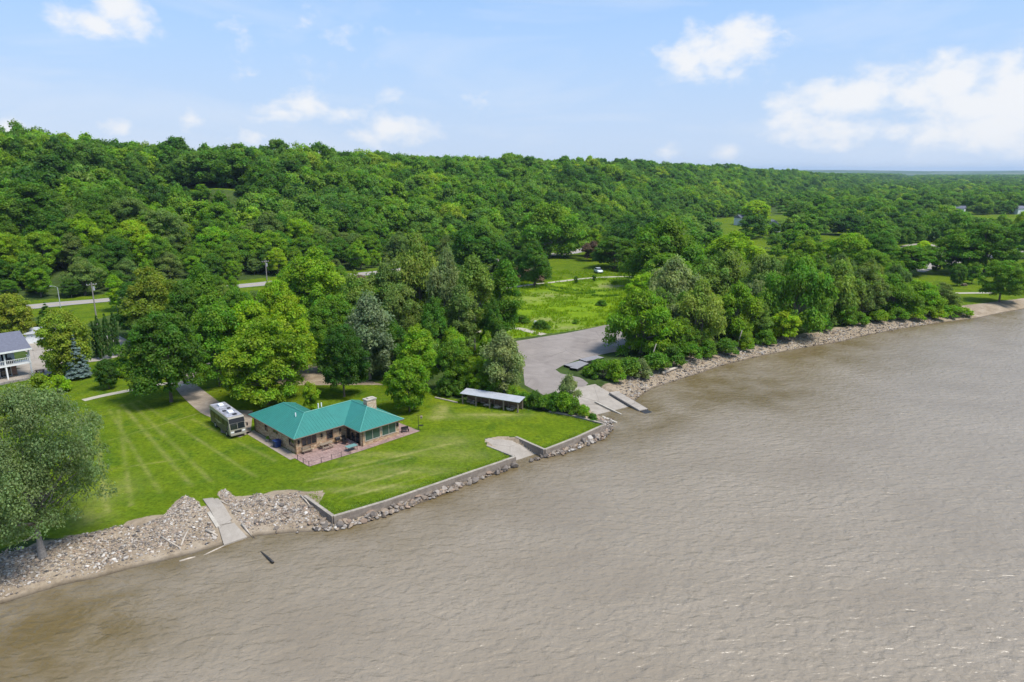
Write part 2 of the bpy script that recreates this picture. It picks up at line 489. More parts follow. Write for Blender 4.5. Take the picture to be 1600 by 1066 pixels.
park = np.zeros(len(PP))
for q in PARK:
    dq, _, _, _ = seg_dist(PP, np.vstack([q, q[:1]])); park = np.maximum(park, np.clip(.5 + np.where(inside(PP, q), dq, -dq) / 2.0, 0, 1))
flat_ = np.clip((x - 40) / 30, 0, 1) * np.clip((y - 215) / 40, 0, 1) * (y < 2600) * (SS < -6) * (.45 + .55 * (wob(x, y, 60, 2.5) > -.1))
park = np.maximum(park, flat_)
verge = sstep(17, 11, np.abs(SS)) * (y < 700)
lawn = np.maximum(np.maximum(lawn, park * .8), verge * .75)
stones = np.where(WL, sstep(9.4, 8.0, SD + .9 * wob(x, y, 5)), np.where(WW & ~YD, 1.0, sstep(7.5, 6.0, SD + .8 * wob(x, y, 7)))) * (SD > -60)
stones = np.where(YD & WW, 0, stones); stones = np.where(SD < 0, 1, stones)
BEACH = np.array([G(*p) for p in [(1505,492),(1500,478),(1535,474),(1600,466),(1680,460),(1700,485),(1600,484)]])
db, _, _, _ = seg_dist(PP, np.vstack([BEACH, BEACH[:1]])); stones = np.maximum(stones, np.clip(.5 + np.where(inside(PP, BEACH), db, -db) / 1.5, 0, 1))
# bare tongues of rubble running up into the lawn beside the old slab
for q in ([(276,782),(290,774),(310,784),(318,800),(250,812)], [(340,768),(352,764),(372,780),(462,781),(486,800),(350,800)]):
    q = np.array([G(*p) for p in q]); dq, _, _, _ = seg_dist(PP, np.vstack([q, q[:1]])); stones = np.maximum(stones, np.clip(.5 + np.where(inside(PP, q), dq, -dq) / .7, 0, 1) * ~YD)
dry = np.zeros(len(PP))
def spot(px, py, rx, ry, s=1.0, z=2.2):
    cx, cyy = G(px, py, z)
    return s * np.exp(-((((x - cx) / rx) ** 2) + ((y - cyy) / ry) ** 2))
for px, py, rx, ry, s in [(690,640,1.2,2.4,1.0),(683,652,1.2,1.2,.9),(600,710,5,1.0,.55),(560,745,5,1.2,.5),(620,760,4,.6,.4),(560,765,6,.8,.5),(700,690,4,3,.45),(740,650,8,1.6,.4),(780,648,5,.6,.7),(850,500,7,4,.7),(880,512,12,3,.6),(810,470,8,5,.5),(965,447,10,6,.9),(860,462,9,5,.6),(1480,478,8,2,.3),(640,735,6,1.4,.55),(550,720,3,1.0,.35),(720,712,5,2,.4),(130,810,3,2,.5),(170,770,3,4,.4)]:
    dry += spot(px, py, rx, ry, s)
# old wheel tracks and mower stripes fanning over the lawn
tr = np.zeros(len(PP))
for a, b, w in [((190,632),(300,760),.30),((205,630),(330,752),.30),((170,640),(250,770),.25),((165,690),(330,640),.2),((150,672),(168,800),.3),((185,640),(205,790),.25),((215,626),(400,745),.22),((300,655),(430,720),.25),((160,735),(300,715),.2),((520,770),(640,735),.3),((540,778),(690,738),.25),((480,752),(640,715),.3),((500,740),(720,690),.4)]:
    a, b = G(*a), G(*b); dd, _, _, _ = seg_dist(PP, [a, b]); tr = np.maximum(tr, np.exp(-(dd / w) ** 2))
dry = np.clip(dry + tr * (.5 + .3 * wob(x, y, 7, 2)), 0, 1)
cover = np.stack([lawn, stones, dry, mead], 1)
set_col(gme, 'cover', cover)

def noise(nt, lk, vec, scale, detail=5.0, rough=.6, dist=0.0):
    n = node(nt, 'ShaderNodeTexNoise', inp={'Scale': scale, 'Detail': detail, 'Roughness': rough, 'Distortion': dist}); lk(vec, n.inputs['Vector']); return n.outputs[0]
def ramp2(nt, lk, fac, stops):
    cr = node(nt, 'ShaderNodeValToRGB'); els = cr.color_ramp.elements
    while len(els) < len(stops): els.new(.5)
    for e, (p, c) in zip(els, stops): e.position = p; e.color = (*c, 1)
    lk(fac, cr.inputs[0]); return cr.outputs[0]
def mixc_(nt, lk, fac, a, b, blend='MIX'):
    mx = node(nt, 'ShaderNodeMix', data_type='RGBA', blend_type=blend)
    if isinstance(fac, (int, float)): mx.inputs[0].default_value = fac
    else: lk(fac, mx.inputs[0])
    for i, v in ((6, a), (7, b)):
        if isinstance(v, tuple): mx.inputs[i].default_value = (*v, 1)
        else: lk(v, mx.inputs[i])
    return mx.outputs[2]
def mapr(nt, lk, v, a, b, c=0.0, d=1.0):
    m_ = node(nt, 'ShaderNodeMapRange', inp={'From Min': a, 'From Max': b, 'To Min': c, 'To Max': d}); lk(v, m_.inputs[0]); return m_.outputs[0]
def ma(nt, lk, op, a, b):
    m_ = node(nt, 'ShaderNodeMath', operation=op)
    for i, v in ((0, a), (1, b)):
        if isinstance(v, (int, float)): m_.inputs[i].default_value = v
        else: lk(v, m_.inputs[i])
    return m_.outputs[0]

m, nt, bs, lk = new_mat('ground_cover')
geo = node(nt, 'ShaderNodeNewGeometry'); pos = geo.outputs['Position']
at = node(nt, 'ShaderNodeAttribute', attribute_name='cover'); spc = node(nt, 'ShaderNodeSeparateColor'); lk(at.outputs['Color'], spc.inputs[0])
a_l, a_s, a_d, a_m = spc.outputs[0], spc.outputs[1], spc.outputs[2], at.outputs['Alpha']
fine = noise(nt, lk, pos, 1.9, 9, .8); mid = noise(nt, lk, pos, .35, 5, .6); broad = noise(nt, lk, pos, .06, 4, .55); far = noise(nt, lk, pos, .0022, 6, .6)
# mown grass
g1 = ramp2(nt, lk, mid, [(.28, (.052, .096, .006)), (.5, (.098, .146, .007)), (.72, (.160, .190, .009))])
g2 = ramp2(nt, lk, broad, [(.3, (.056, .106, .006)), (.55, (.104, .155, .007)), (.75, (.162, .196, .009))])
grass = mixc_(nt, lk, .5, g1, g2)
rank = mapr(nt, lk, noise(nt, lk, pos, .22, 7, .7, .6), .52, .66, 0, .75)
grass = mixc_(nt, lk, rank, grass, (.042, .094, .008))
fmul = mapr(nt, lk, fine, .3, .7, .42, 1.55)
grass = mixc_(nt, lk, 1.0, grass, fmul, 'MULTIPLY')
dn = noise(nt, lk, pos, 1.1, 6, .7)
dfac = ma(nt, lk, 'MULTIPLY', a_d, mapr(nt, lk, dn, .35, .6, .25, 1.0))
grass = mixc_(nt, lk, dfac, grass, (.27, .255, .085))
clov = mapr(nt, lk, noise(nt, lk, pos, .9, 7, .7), .66, .74, 0, .35)
grass = mixc_(nt, lk, clov, grass, (.25, .30, .07))
# rough ground under the trees, far fields on the plain
rough_ = ramp2(nt, lk, mid, [(.3, (.030, .048, .014)), (.55, (.055, .088, .020)), (.8, (.095, .105, .040))])
ffield = ramp2(nt, lk, far, [(.36, (.040, .075, .022)), (.5, (.055, .100, .028)), (.56, (.10, .135, .06)), (.64, (.17, .18, .12)), (.72, (.06, .10, .03))])
sepP = node(nt, 'ShaderNodeSeparateXYZ'); lk(pos, sepP.inputs[0])
farf = mapr(nt, lk, sepP.outputs[1], 1800, 3200)
rough_ = mixc_(nt, lk, farf, rough_, ffield)
# tall meadow
mdw = ramp2(nt, lk, noise(nt, lk, pos, .16, 7, .65, .5), [(.3, (.088, .158, .008)), (.5, (.138, .222, .008)), (.68, (.195, .268, .010))])
mdw = mixc_(nt, lk, 1.0, mdw, fmul, 'MULTIPLY')
mdw = mixc_(nt, lk, dfac, mdw, (.30, .26, .13))
edge = mapr(nt, lk, noise(nt, lk, pos, .8, 6, .7), .2, .8, -.35, .35)
def soft(v): 
    return mapr(nt, lk, ma(nt, lk, 'ADD', v, edge), .4, .6)
colr = mixc_(nt, lk, soft(a_m), rough_, mdw)
colr = mixc_(nt, lk, soft(a_l), colr, grass)
# stones, sand and gravel of the bank
sand = ramp2(nt, lk, mid, [(.3, (.22, .168, .112)), (.5, (.30, .238, .168)), (.7, (.36, .295, .22))])
sand = mixc_(nt, lk, 1.0, sand, mapr(nt, lk, fine, .25, .75, .6, 1.3), 'MULTIPLY')
wet = mapr(nt, lk, sepP.outputs[2], 1.02, 1.16, .38, 1.0)
sand = mixc_(nt, lk, 1.0, sand, wet, 'MULTIPLY')
colr = mixc_(nt, lk, soft(a_s), colr, sand)
lk(colr, bs.inputs['Base Color'])
bs.inputs['Roughness'].default_value = .95; bs.inputs['Specular IOR Level'].default_value = .04
bp = node(nt, 'ShaderNodeBump', inp={'Strength': .55, 'Distance': .22})
bh = ma(nt, lk, 'ADD', fine, ma(nt, lk, 'MULTIPLY', mid, .8))
lk(bh, bp.inputs['Height']); lk(bp.outputs[0], bs.inputs['Normal'])
M['ground'] = m
ground = tag(link_mesh('ground', gme, m), 'green lawn, meadow, wooded bluff and stony bank beside the river', kind='structure')

# ------------------------------------------------------------------ the river
m, nt, bs, lk = new_mat('river_water')
geo = node(nt, 'ShaderNodeNewGeometry'); pos = geo.outputs['Position']
def wavy(rot, sx, sy, scale, detail, rough=.55, dist=.4):
    mp = node(nt, 'ShaderNodeMapping'); lk(pos, mp.inputs['Vector'])
    mp.inputs['Rotation'].default_value = (0, 0, rot); mp.inputs['Scale'].default_value = (sx, sy, 1)
    return noise(nt, lk, mp.outputs[0], scale, detail, rough, dist)
w1 = wavy(math.radians(-28), .62, 1.0, .95, 2.0, .45, .5)
w2 = wavy(math.radians(18), .7, 1.0, 1.8, 2.0, .45, .4)
w3 = wavy(math.radians(-40), .9, 1.0, 2.8, 2.0)
w0 = wavy(math.radians(-10), .6, 1.0, .10, 3.0)
hgt = ma(nt, lk, 'ADD', ma(nt, lk, 'MULTIPLY', w1, 1.0), ma(nt, lk, 'ADD', ma(nt, lk, 'MULTIPLY', w2, .5), ma(nt, lk, 'MULTIPLY', w3, .12)))
gust = mapr(nt, lk, w0, .3, .7, .7, 1.15)
hgt = ma(nt, lk, 'MULTIPLY', hgt, gust)
bp = node(nt, 'ShaderNodeBump', inp={'Strength': 1.0, 'Distance': .37}); lk(hgt, bp.inputs['Height']); lk(bp.outputs[0], bs.inputs['Normal'])
at = node(nt, 'ShaderNodeAttribute', attribute_name='shoal_and_reflection'); spc = node(nt, 'ShaderNodeSeparateColor'); lk(at.outputs['Color'], spc.inputs[0])
silt = ramp2(nt, lk, w0, [(.3, (.212, .170, .118)), (.5, (.236, .192, .136)), (.7, (.256, .210, .152))])
shn = noise(nt, lk, pos, .12, 5, .6)
shf = ma(nt, lk, 'MULTIPLY', spc.outputs[0], mapr(nt, lk, shn, .35, .6, .35, 1.0))
wcol = mixc_(nt, lk, shf, silt, (.125, .088, .032))
lk(wcol, bs.inputs['Base Color'])
bs.inputs['Roughness'].default_value = .38; bs.inputs['IOR'].default_value = 1.40; bs.inputs['Specular IOR Level'].default_value = .8
M['water'] = m
wx = sorted(set([-v for v in grow(90, 2000, 6, 1.35)] + axis([(-89, 200, 2.0)]) + grow(200, 5000, 6, 1.35)))
wy = sorted(set([-v for v in grow(10, 1600, 8, 1.35)] + axis([(-9, 230, 2.0)]) + grow(230, 500, 10, 1.3)))
WX, WY = np.meshgrid(wx, wy); WP = np.stack([WX.ravel(), WY.ravel()], 1)
n1, n2 = len(wx), len(wy); ii = np.arange((n2 - 1) * (n1 - 1)); r_, c_ = ii // (n1 - 1), ii % (n1 - 1)
d_sh, _, _, _ = seg_dist(WP, SHORE); d_sh = np.where(inside(WP, LAND), 0, d_sh)
keep_v = (inside(WP, LAND) & (seg_dist(WP, SHORE)[0] > 12))
qs = np.stack([r_*n1+c_, r_*n1+c_+1, (r_+1)*n1+c_+1, (r_+1)*n1+c_], 1)
qs = qs[~keep_v[qs].all(1)]
used = np.unique(qs); remap = np.zeros(len(WP), int); remap[used] = np.arange(len(used))
wme = fast_mesh('river', np.column_stack([WP, np.full(len(WP), WZ)])[used], remap[qs], smooth=True)
sh = np.exp(-d_sh / 7.0)
for px, py, r, s in [(60,1020,12,.75),(1000,655,7,1.0),(1190,610,16,.9),(1330,560,18,.6),(20,980,10,.6),(1100,620,12,.5)]:  # olive off the bank: shallow water plus tree reflections painted into its colour
    cx, cyy = G(px, py, WZ); sh += s * np.exp(-(((WP[:,0]-cx)/r)**2 + ((WP[:,1]-cyy)/(r*.8))**2))
sh = np.clip(sh, 0, 1)[used]
set_col(wme, 'shoal_and_reflection', np.stack([sh, sh, sh], 1))
tag(link_mesh('river', wme, m), 'wide silty brown river with small wind waves', kind='structure')

# ------------------------------------------------------------------ paved sheets
def asphalt(name, c0, c1, scale=.5):
    m, nt, bs, lk = new_mat(name)
    geo = node(nt, 'ShaderNodeNewGeometry'); pos = geo.outputs['Position']
    a = noise(nt, lk, pos, scale, 6, .6, .8); f = noise(nt, lk, pos, 9.0, 4, .7)
    c = ramp2(nt, lk, a, [(.3, c0), (.7, c1)])
    c = mixc_(nt, lk, 1.0, c, mapr(nt, lk, f, .25, .75, .85, 1.15), 'MULTIPLY')
    # sealed cracks wandering over the surface
    vo = node(nt, 'ShaderNodeTexVoronoi', feature='DISTANCE_TO_EDGE', inp={'Scale': .11}); lk(pos, vo.inputs['Vector'])
    c = mixc_(nt, lk, mapr(nt, lk, vo.outputs['Distance'], .0, .012, .35, 0), c, (c0[0] * .4, c0[1] * .4, c0[2] * .4))
    lk(c, bs.inputs['Base Color']); bs.inputs['Roughness'].default_value = .9; bs.inputs['Specular IOR Level'].default_value = .2
    return m
M['asphalt'] = asphalt('worn_asphalt', (.200, .172, .152), (.285, .248, .220), .25)
M['highway'] = asphalt('highway_surface', (.27, .245, .22), (.33, .30, .275), .08)
M['gravel'] = asphalt('gravel_track', (.22, .175, .135), (.34, .285, .225), .6)
M['pale_path'] = asphalt('pale_path', (.34, .31, .235), (.43, .39, .31), .5)
M['drive'] = asphalt('concrete_drive', (.27, .235, .195), (.36, .318, .268), .6)
def sheet(name, poly, mat, off=.03, step=2.5, zf=None, label=None):
    poly = [tuple(map(float, p)) for p in poly]
    bnd = []
    n = len(poly)
    for i in range(n):
        a, b = np.array(poly[i]), np.array(poly[(i+1) % n]); k = max(1, int(np.hypot(*(b-a)) / step))
        bnd += [tuple(a + (b-a) * t / k) for t in range(k)]
    P = np.array(bnd); lo, hi = P.min(0), P.max(0)
    gx, gy = np.meshgrid(np.arange(lo[0]+step*.5, hi[0], step), np.arange(lo[1]+step*.5, hi[1], step))
    Q = np.stack([gx.ravel(), gy.ravel()], 1)
    if len(Q):
        Q = Q[inside(Q, bnd)]
        if len(Q): Q = Q[seg_dist(Q, bnd + bnd[:1])[0] > step * .3]
    vs = [Vector(p) for p in bnd] + [Vector(q) for q in Q]
    ed = [(i, (i+1) % len(bnd)) for i in range(len(bnd))]
    ov, oe, of, *_ = delaunay_2d_cdt(vs, ed, [list(range(len(bnd)))], 1, 1e-5)
    pv = np.array([(v.x, v.y) for v in ov])
    z = (ground_z(pv) if zf is None else zf(pv)) + off
    me = bpy.data.meshes.new(name); me.from_pydata([(a, b, c) for (a, b), c in zip(pv, z)], [], of)
    bm = bmesh.new(); bm.from_mesh(me); bmesh.ops.recalc_face_normals(bm, faces=bm.faces)
    if sum(f.normal.z for f in bm.faces) < 0: bmesh.ops.reverse_faces(bm, faces=bm.faces)
    bm.to_mesh(me); bm.free(); me.shade_smooth()
    o = link_mesh(name, me, mat)
    return tag(o, label, kind='structure')
def strip(name, pts, width, mat, off=.03, n=8, cross=3, label=None, mark=None):
    c = catmull(pts, n)
    t = np.gradient(c, axis=0); t /= np.linalg.norm(t, axis=1)[:, None]
    nr = np.stack([-t[:, 1], t[:, 0]], 1)
    w = np.broadcast_to(width, len(c)) if np.isscalar(width) else np.interp(np.linspace(0, 1, len(c)), np.linspace(0, 1, len(width)), width)
    rows = [c + nr * (w[:, None] * (k / (cross - 1) - .5)) for k in range(cross)]
    V = np.vstack(rows); z = ground_z(V) + off; m_ = len(c)
    fs = [(k*m_+i, (k)*m_+i+1, (k+1)*m_+i+1, (k+1)*m_+i) for k in range(cross-1) for i in range(m_-1)]
    o = link_mesh(name, fast_mesh(name, np.column_stack([V, z]), np.array(fs), True), mat)
    return tag(o, label, kind='structure')
M['yellow'] = plain('yellow_line_paint', (.55, .40, .06), .7)
hw = strip('highway', ROAD[1:14], 8.5, M['highway'], .10, 10, 5, 'pale two lane highway at the foot of the wooded bluff')
strip('road_centre_line', ROAD[1:14], .3, M['yellow'], .115, 10, 2, 'yellow centre line on the highway')
LOT = [G(*p) for p in [(806,534),(812,560),(818,585),(820,602),(850,618),(868,612),(930,600),(905,590),(876,584),(868,578),(880,571),(905,562),(950,552),(1010,540),(1060,520),(1040,500),(990,503),(945,508),(880,522)]]
sheet('car_park', LOT, M['asphalt'], .035, 3.0, label='grey asphalt car park above the boat ramp')
sheet('boat_ramp', [tuple(p) for p in BOAT], M['drive'], .02, 1.5, lambda P: ramp_z(P, BOAT, BOAT_Z), 'sloping concrete boat ramp running into the river')
strip('lot_path', [G(850,524), G(828,519), G(808,514), G(780,516), G(740,520)], 2.4, M['pale_path'], .05, 6, 3, 'short pale path leaving the car park corner')
strip('meadow_path', [G(*p) for p in [(700,466),(760,456),(800,450),(870,440.5),(930,434.5),(975,432.5),(1010,434),(1050,440)]], 2.5, M['pale_path'], .06, 8, 3, 'pale curving footpath across the bright meadow')
strip('park_path', [G(*p) for p in [(1440,459),(1490,458),(1540,457.5),(1600,457),(1680,456)]], 2.6, M['pale_path'], .06, 6, 3, 'pale footpath on the grass by the far beach')
strip('park_road', [G(*p) for p in [(1425,424),(1455,414),(1500,407),(1560,399),(1640,392),(1720,386)]], 9, M['drive'], .08, 6, 3, 'pale park road behind the riverside trees')
strip('park_loop', [G(*p) for p in [(1400,388),(1425,383),(1447,382),(1466,388),(1472,398),(1455,401),(1440,398)]], 4, M['drive'], .08, 6, 3, 'pale curved park drive round a grass mound')
strip('gravel_drive', [G(*p) for p in [(360,650),(335,641),(310,622),(293,606),(288,594),(300,580),(330,566)]], [4.6,4.4,4.2,3.8,3.4,3.2,3.0], M['gravel'], .05, 8, 3, 'brown gravel drive leading up to the motorhome')
sheet('gravel_pad', [G(*p) for p in [(345,640),(395,642),(392,676),(375,684),(345,676)]], M['gravel'], .045, 1.5, label='gravel pad beside the motorhome')
strip('side_path', [G(*p) for p in [(130,626),(160,619),(195,612),(225,606),(260,600),(285,603)]], 1.6, M['pale_path'], .055, 8, 3, 'thin worn path joining the gravel drive')
strip('curved_drive', [G(*p) for p in [(60,573),(100,566),(150,562),(180,555),(194,545),(193,536),(184,531),(170,524)]], 3.2, M['drive'], .055, 8, 3, 'pale curved driveway beside the tall evergreens')
strip('lane', [G(*p) for p in [(20,535),(60,541),(75,535),(100,520)]], 4, M['drive'], .05, 6, 3, 'pale lane behind the white house')
strip('farm_lane', [G(*p) for p in [(30,575),(66,562),(68,548),(55,545),(35,548)]], 6, M['drive'], .06, 6, 3, 'pale concrete apron beside the white house')
# ------------------------------------------------------------------ trees
def unit(n, r):
    v = r.normal(size=(n, 3)); return v / np.linalg.norm(v, axis=1)[:, None]
def envelope(kind, t):
    """crown radius (0..1) at relative crown height t (0 bottom .. 1 top)"""
    t = np.clip(t, 0, 1)
    if kind == 'round':  return np.sqrt(np.clip(1 - ((t - .46) / .54) ** 2, 0, 1)) ** .9
    if kind == 'broad':  return np.clip(1 - np.abs((t - .36) / .64) ** 2.3, 0, 1) ** .6
    if kind == 'tall':   return np.clip(1 - np.abs((t - .40) / .60) ** 2.0, 0, 1) ** .75
    if kind == 'cone':   return np.clip(1 - t, 0, 1) ** .85 * (.9 + .1 * np.sin(t * 60))
    if kind == 'column': return np.minimum(1, ((1 - t) * 3.5) ** .6) * np.minimum(1, .75 + t)
    if kind == 'shrub':  return np.sqrt(np.clip(1 - (t * .98) ** 2, 0, 1)) ** .8
def make_crown(name, kind, H, R, zb, n_leaf, leaf, n_clump, seed, droop=0.0, clump=.26, ragged=.22, lean=0.0, tops=1):
    r = np.random.default_rng(seed)
    ph = r.uniform(0, 6.28, 8)
    C = []; rc = []
    while len(C) < n_clump:
        t = r.uniform(0, 1) ** (.9 if kind != 'cone' else 1.5); a = r.uniform(0, 6.283)
        lobes = 1 + ragged * (np.sin(2*a+ph[0]+3*t) + .8*np.sin(3*a+ph[1]-4*t) + .6*np.sin(5*a+ph[2]+7*t)) / 1.6
        e = float(envelope(kind, t)) * lobes
        if r.uniform() > .25 + .75 * e: continue
        f = r.uniform(.25, 1.0) ** .5 if kind not in ('cone', 'column') else r.uniform(.55, 1) ** .5
        rad = max(e - clump * .55, 0.02) * R * f
        zz = zb + (H - zb) * (t * (1 - clump * .35) + clump * .12)
        if kind == 'broad': zz += (H - zb) * .07 * math.sin(3*a + ph[3]) * t
        C.append((rad * math.cos(a), rad * math.sin(a), zz)); rc.append(R * clump * r.uniform(.6, 1.25) * (1 if kind != 'cone' else (.35 + .65 * (1 - t))))
    C = np.array(C); rc = np.array(rc)
    w = rc ** 2; w /= w.sum()
    ci = r.choice(len(C), n_leaf, p=w)
    d = unit(n_leaf, r)
    d[:, 2] = np.where(d[:, 2] < -.25, -d[:, 2] * .6, d[:, 2])
    d /= np.linalg.norm(d, axis=1)[:, None]
    rr = r.uniform(.35, 1.0, n_leaf) ** .45 * rc[ci] * np.where(r.uniform(size=n_leaf) < (.0 if kind in ('column', 'cone') else .30), r.uniform(1.0, 1.55, n_leaf), 1.0)
    fl = 1.0 if kind in ('broad', 'round', 'shrub') else (.38 if kind == 'cone' else 1.15)
    P = C[ci] + d * rr[:, None] * np.array([1, 1, fl])
    if droop: P[:, 2] -= droop * rr * r.uniform(0, 1.6, n_leaf)
    rad = np.hypot(P[:, 0], P[:, 1])
    if kind == 'cone': P[:, 2] -= .16 * rad
    nrm = d * .75 + np.array([0, 0, .45]) + r.normal(size=(n_leaf, 3)) * .48
    nrm /= np.linalg.norm(nrm, axis=1)[:, None]
    ref = unit(n_leaf, r)
    if droop: ref = ref * .5 + np.array([0, 0, 1.0])
    A = np.cross(nrm, ref); A /= np.linalg.norm(A, axis=1)[:, None] + 1e-9
    B = np.cross(nrm, A)
    s = leaf * r.uniform(.65, 1.35, n_leaf)
    ax, bx = (A * (s * .42)[:, None], B * (s * (.62 if not droop else .95))[:, None])
    V = np.empty((n_leaf, 4, 3))
    V[:, 0] = P - bx; V[:, 1] = P + ax * 1.0 - bx * .1 - nrm * (s * .12)[:, None]; V[:, 2] = P + bx; V[:, 3] = P - ax - bx * .1 - nrm * (s * .12)[:, None]
    me = fast_mesh(name, V.reshape(-1, 3), np.arange(n_leaf * 4).reshape(-1, 4))
    cl = r.uniform(.80, 1.18, len(C))[ci]
    val = np.clip(r.normal(1.0, .17, n_leaf), .55, 1.6) * cl
    hue = .5 + r.normal(0, .010, n_leaf) + (r.uniform(-.016, .016, len(C)))[ci]
    set_col(me, 'leaf', np.repeat(np.stack([val, hue, val], 1), 4, axis=0))
    return me, C, rc
def make_trunk(name, H, R, zb, C, rad, seed, stems=1, limbs=9, flare=1.0):
    r = random.Random(seed); mb = MB()
    for k in range(stems):
        ox = 0 if stems == 1 else r.uniform(-.5, .5); oy = 0 if stems == 1 else r.uniform(-.5, .5)
        ft = zb + (H - zb) * .62
        bend = (r.uniform(-.05, .05) * H + ox * 2, r.uniform(-.05, .05) * H + oy * 2)
        pts = [(ox, oy, -.4), (ox, oy, .25), (ox + bend[0]*.2, oy + bend[1]*.2, zb * .6 + .3), (ox + bend[0]*.6, oy + bend[1]*.6, zb + (ft - zb) * .4), (ox + bend[0], oy + bend[1], ft)]
        mb.tube(pts, [rad * 1.55 * flare, rad * 1.15 * flare, rad * .9, rad * .6, rad * .2], 8)
        idx = list(range(len(C))); r.shuffle(idx)
        for i in idx[:limbs]:
            c = C[i]; t0 = r.uniform(.35, .9)
            st = Vector((ox + bend[0] * t0 * .8, oy + bend[1] * t0 * .8, zb * .75 + (min(ft, c[2]) - zb * .75) * t0 * .7))
            en = Vector(c); md = st.lerp(en, .5) + Vector((0, 0, -.05 * (en - st).length))
            mb.tube([st, md, en], [rad * .38, rad * .24, rad * .07], 5, cap=False)
    me = bpy.data.meshes.new(name); me.from_pydata(mb.v, [], mb.f); me.shade_smooth()
    return me
PROTO = {}
def proto(key, kind, H, R, zb, n, leaf, nc, seed, bark='bark', trunk=.26, stems=1, limbs=9, flare=1.0, **kw):
    me, C, rc = make_crown('crown_' + key, kind, H, R, zb, n, leaf, nc, seed, **kw)
    me.materials.append(M['leaf'])
    tm = make_trunk('trunk_' + key, H, R, zb, C, trunk, seed, stems, limbs, flare)
    tm.materials.append(M[bark])
    PROTO[key] = (me, tm, H, R)
proto('cottonwood', 'round', 20, 9.4, 3.2, 56000, .25, 300, 11, 'bark_grey', .42, 1, 34, 1.3, clump=.165, ragged=.55)
proto('oak', 'broad', 15, 6.6, 2.6, 32000, .33, 210, 12, 'bark', .30, 1, 16, clump=.165, ragged=.26)
proto('maple', 'broad', 15, 7.2, 1.4, 36000, .36, 190, 13, 'bark', .30, 1, 16, clump=.18, ragged=.34)
proto('ash', 'round', 14, 5.2, 2.4, 23000, .34, 150, 14, 'bark', .24, 1, 12, clump=.20, ragged=.24)
proto('elm', 'broad', 14, 5.6, 1.8, 23000, .36, 140, 15, 'bark', .24, 2, 10, clump=.21, ragged=.4)
proto('globe', 'round', 9, 4.3, .9, 20000, .28, 190, 16, 'bark', .16, 1, 8, clump=.17, ragged=.08)
proto('dense', 'round', 11, 4.6, .4, 30000, .28, 300, 17, 'bark', .20, 1, 8, clump=.19, ragged=.08)
proto('willow', 'tall', 16, 5.6, 1.2, 22000, .34, 95, 18, 'bark_grey', .26, 2, 12, clump=.24, ragged=.36, droop=.8)
proto('willow_b', 'broad', 15, 6.6, 1.0, 24000, .34, 110, 19, 'bark_grey', .28, 3, 10, clump=.21, ragged=.38, droop=.7)
proto('poplar', 'tall', 17, 3.4, 2.4, 14000, .34, 70, 20, 'bark_grey', .2, 1, 12, clump=.33, ragged=.36)
proto('silver', 'tall', 13, 4.6, 1.2, 15000, .36, 60, 21, 'bark_grey', .2, 2, 9, clump=.30, ragged=.35)
proto('young', 'round', 7, 2.8, .7, 8000, .28, 45, 22, 'bark', .1, 1, 7, clump=.28, ragged=.25)
proto('spruce', 'cone', 11, 3.1, .8, 17000, .26, 210, 23, 'bark', .17, 1, 0, clump=.22, ragged=.14)
proto('arbor', 'column', 9, 1.3, .1, 15000, .19, 200, 24, 'bark', .1, 1, 0, clump=.24, ragged=.03)
proto('shrub', 'shrub', 2.6, 2.1, .05, 5000, .22, 34, 25, 'bark', .05, 3, 6, clump=.30, ragged=.22)
proto('shrub_b', 'shrub', 3.2, 1.9, .05, 4500, .24, 26, 26, 'bark', .05, 3, 6, clump=.34, ragged=.35)
# understorey shape shared with the distant woods
T = {'dark': (0.067,0.153,0.018), 'deep': (0.096,0.199,0.021), 'mid': (0.141,0.262,0.021), 'fresh': (0.191,0.328,0.018), 'bright': (0.263,0.393,0.016),
     'yellow': (.215,.315,.018), 'olive': (0.234,0.286,0.028), 'grey': (0.170,0.249,0.056), 'sage': (0.245,0.300,0.109), 'silver': (.185,.245,.125),
     'blue': (0.228,0.290,0.293), 'willow': (0.203,0.293,0.046), 'arbor': (.066,.150,.026), 'lime': (0.410,0.546,0.023), 'brush': (0.274,0.186,0.127)}
TINT_W = {'dark':'very dark','deep':'deep green','mid':'mid green','fresh':'fresh green','bright':'bright green','grey':'grey-green','sage':'pale sage','willow':'willow-green','silver':'silvery','yellow':'yellow-green','olive':'olive'}
SHAPE_W = {'elm':'uneven','ash':'round-topped','oak':'broad','maple':'wide','willow':'feathery','willow_b':'drooping','silver':'ragged','poplar':'slender','globe':'ball-shaped','young':'small','shrub':'low','shrub_b':'loose'}
PENDING = []
def later(o, key, tint, place, lead='tree'):
    x_, y_, z_ = o.location
    f_ = y_ * math.cos(PITCH) + (CAM_H - z_) * math.sin(PITCH)
    PENDING.append((o, '%s %s %s %s' % (TINT_W[tint], SHAPE_W[key], lead, place), 800 + FPX * x_ / f_, y_))
def column(px, marks):
    for lim, w in marks:
        if px < lim: return w
    return marks[-1][1]
ORD = 'first second third fourth fifth sixth seventh eighth ninth tenth eleventh twelfth thirteenth fourteenth fifteenth sixteenth seventeenth eighteenth nineteenth twentieth'.split()
def settle_labels():
    groups_ = {}
    for it in PENDING: groups_.setdefault(it[1], []).append(it)
    for k_, its in groups_.items():
        its.sort(key=lambda t: t[2])
        for n_, it in enumerate(its):
            it[0]['label'] = k_ if len(its) == 1 else k_ + ', %s from left' % ORD[min(n_, 19)]
TREES = []      # (x, y, crown radius) of every tree set by hand
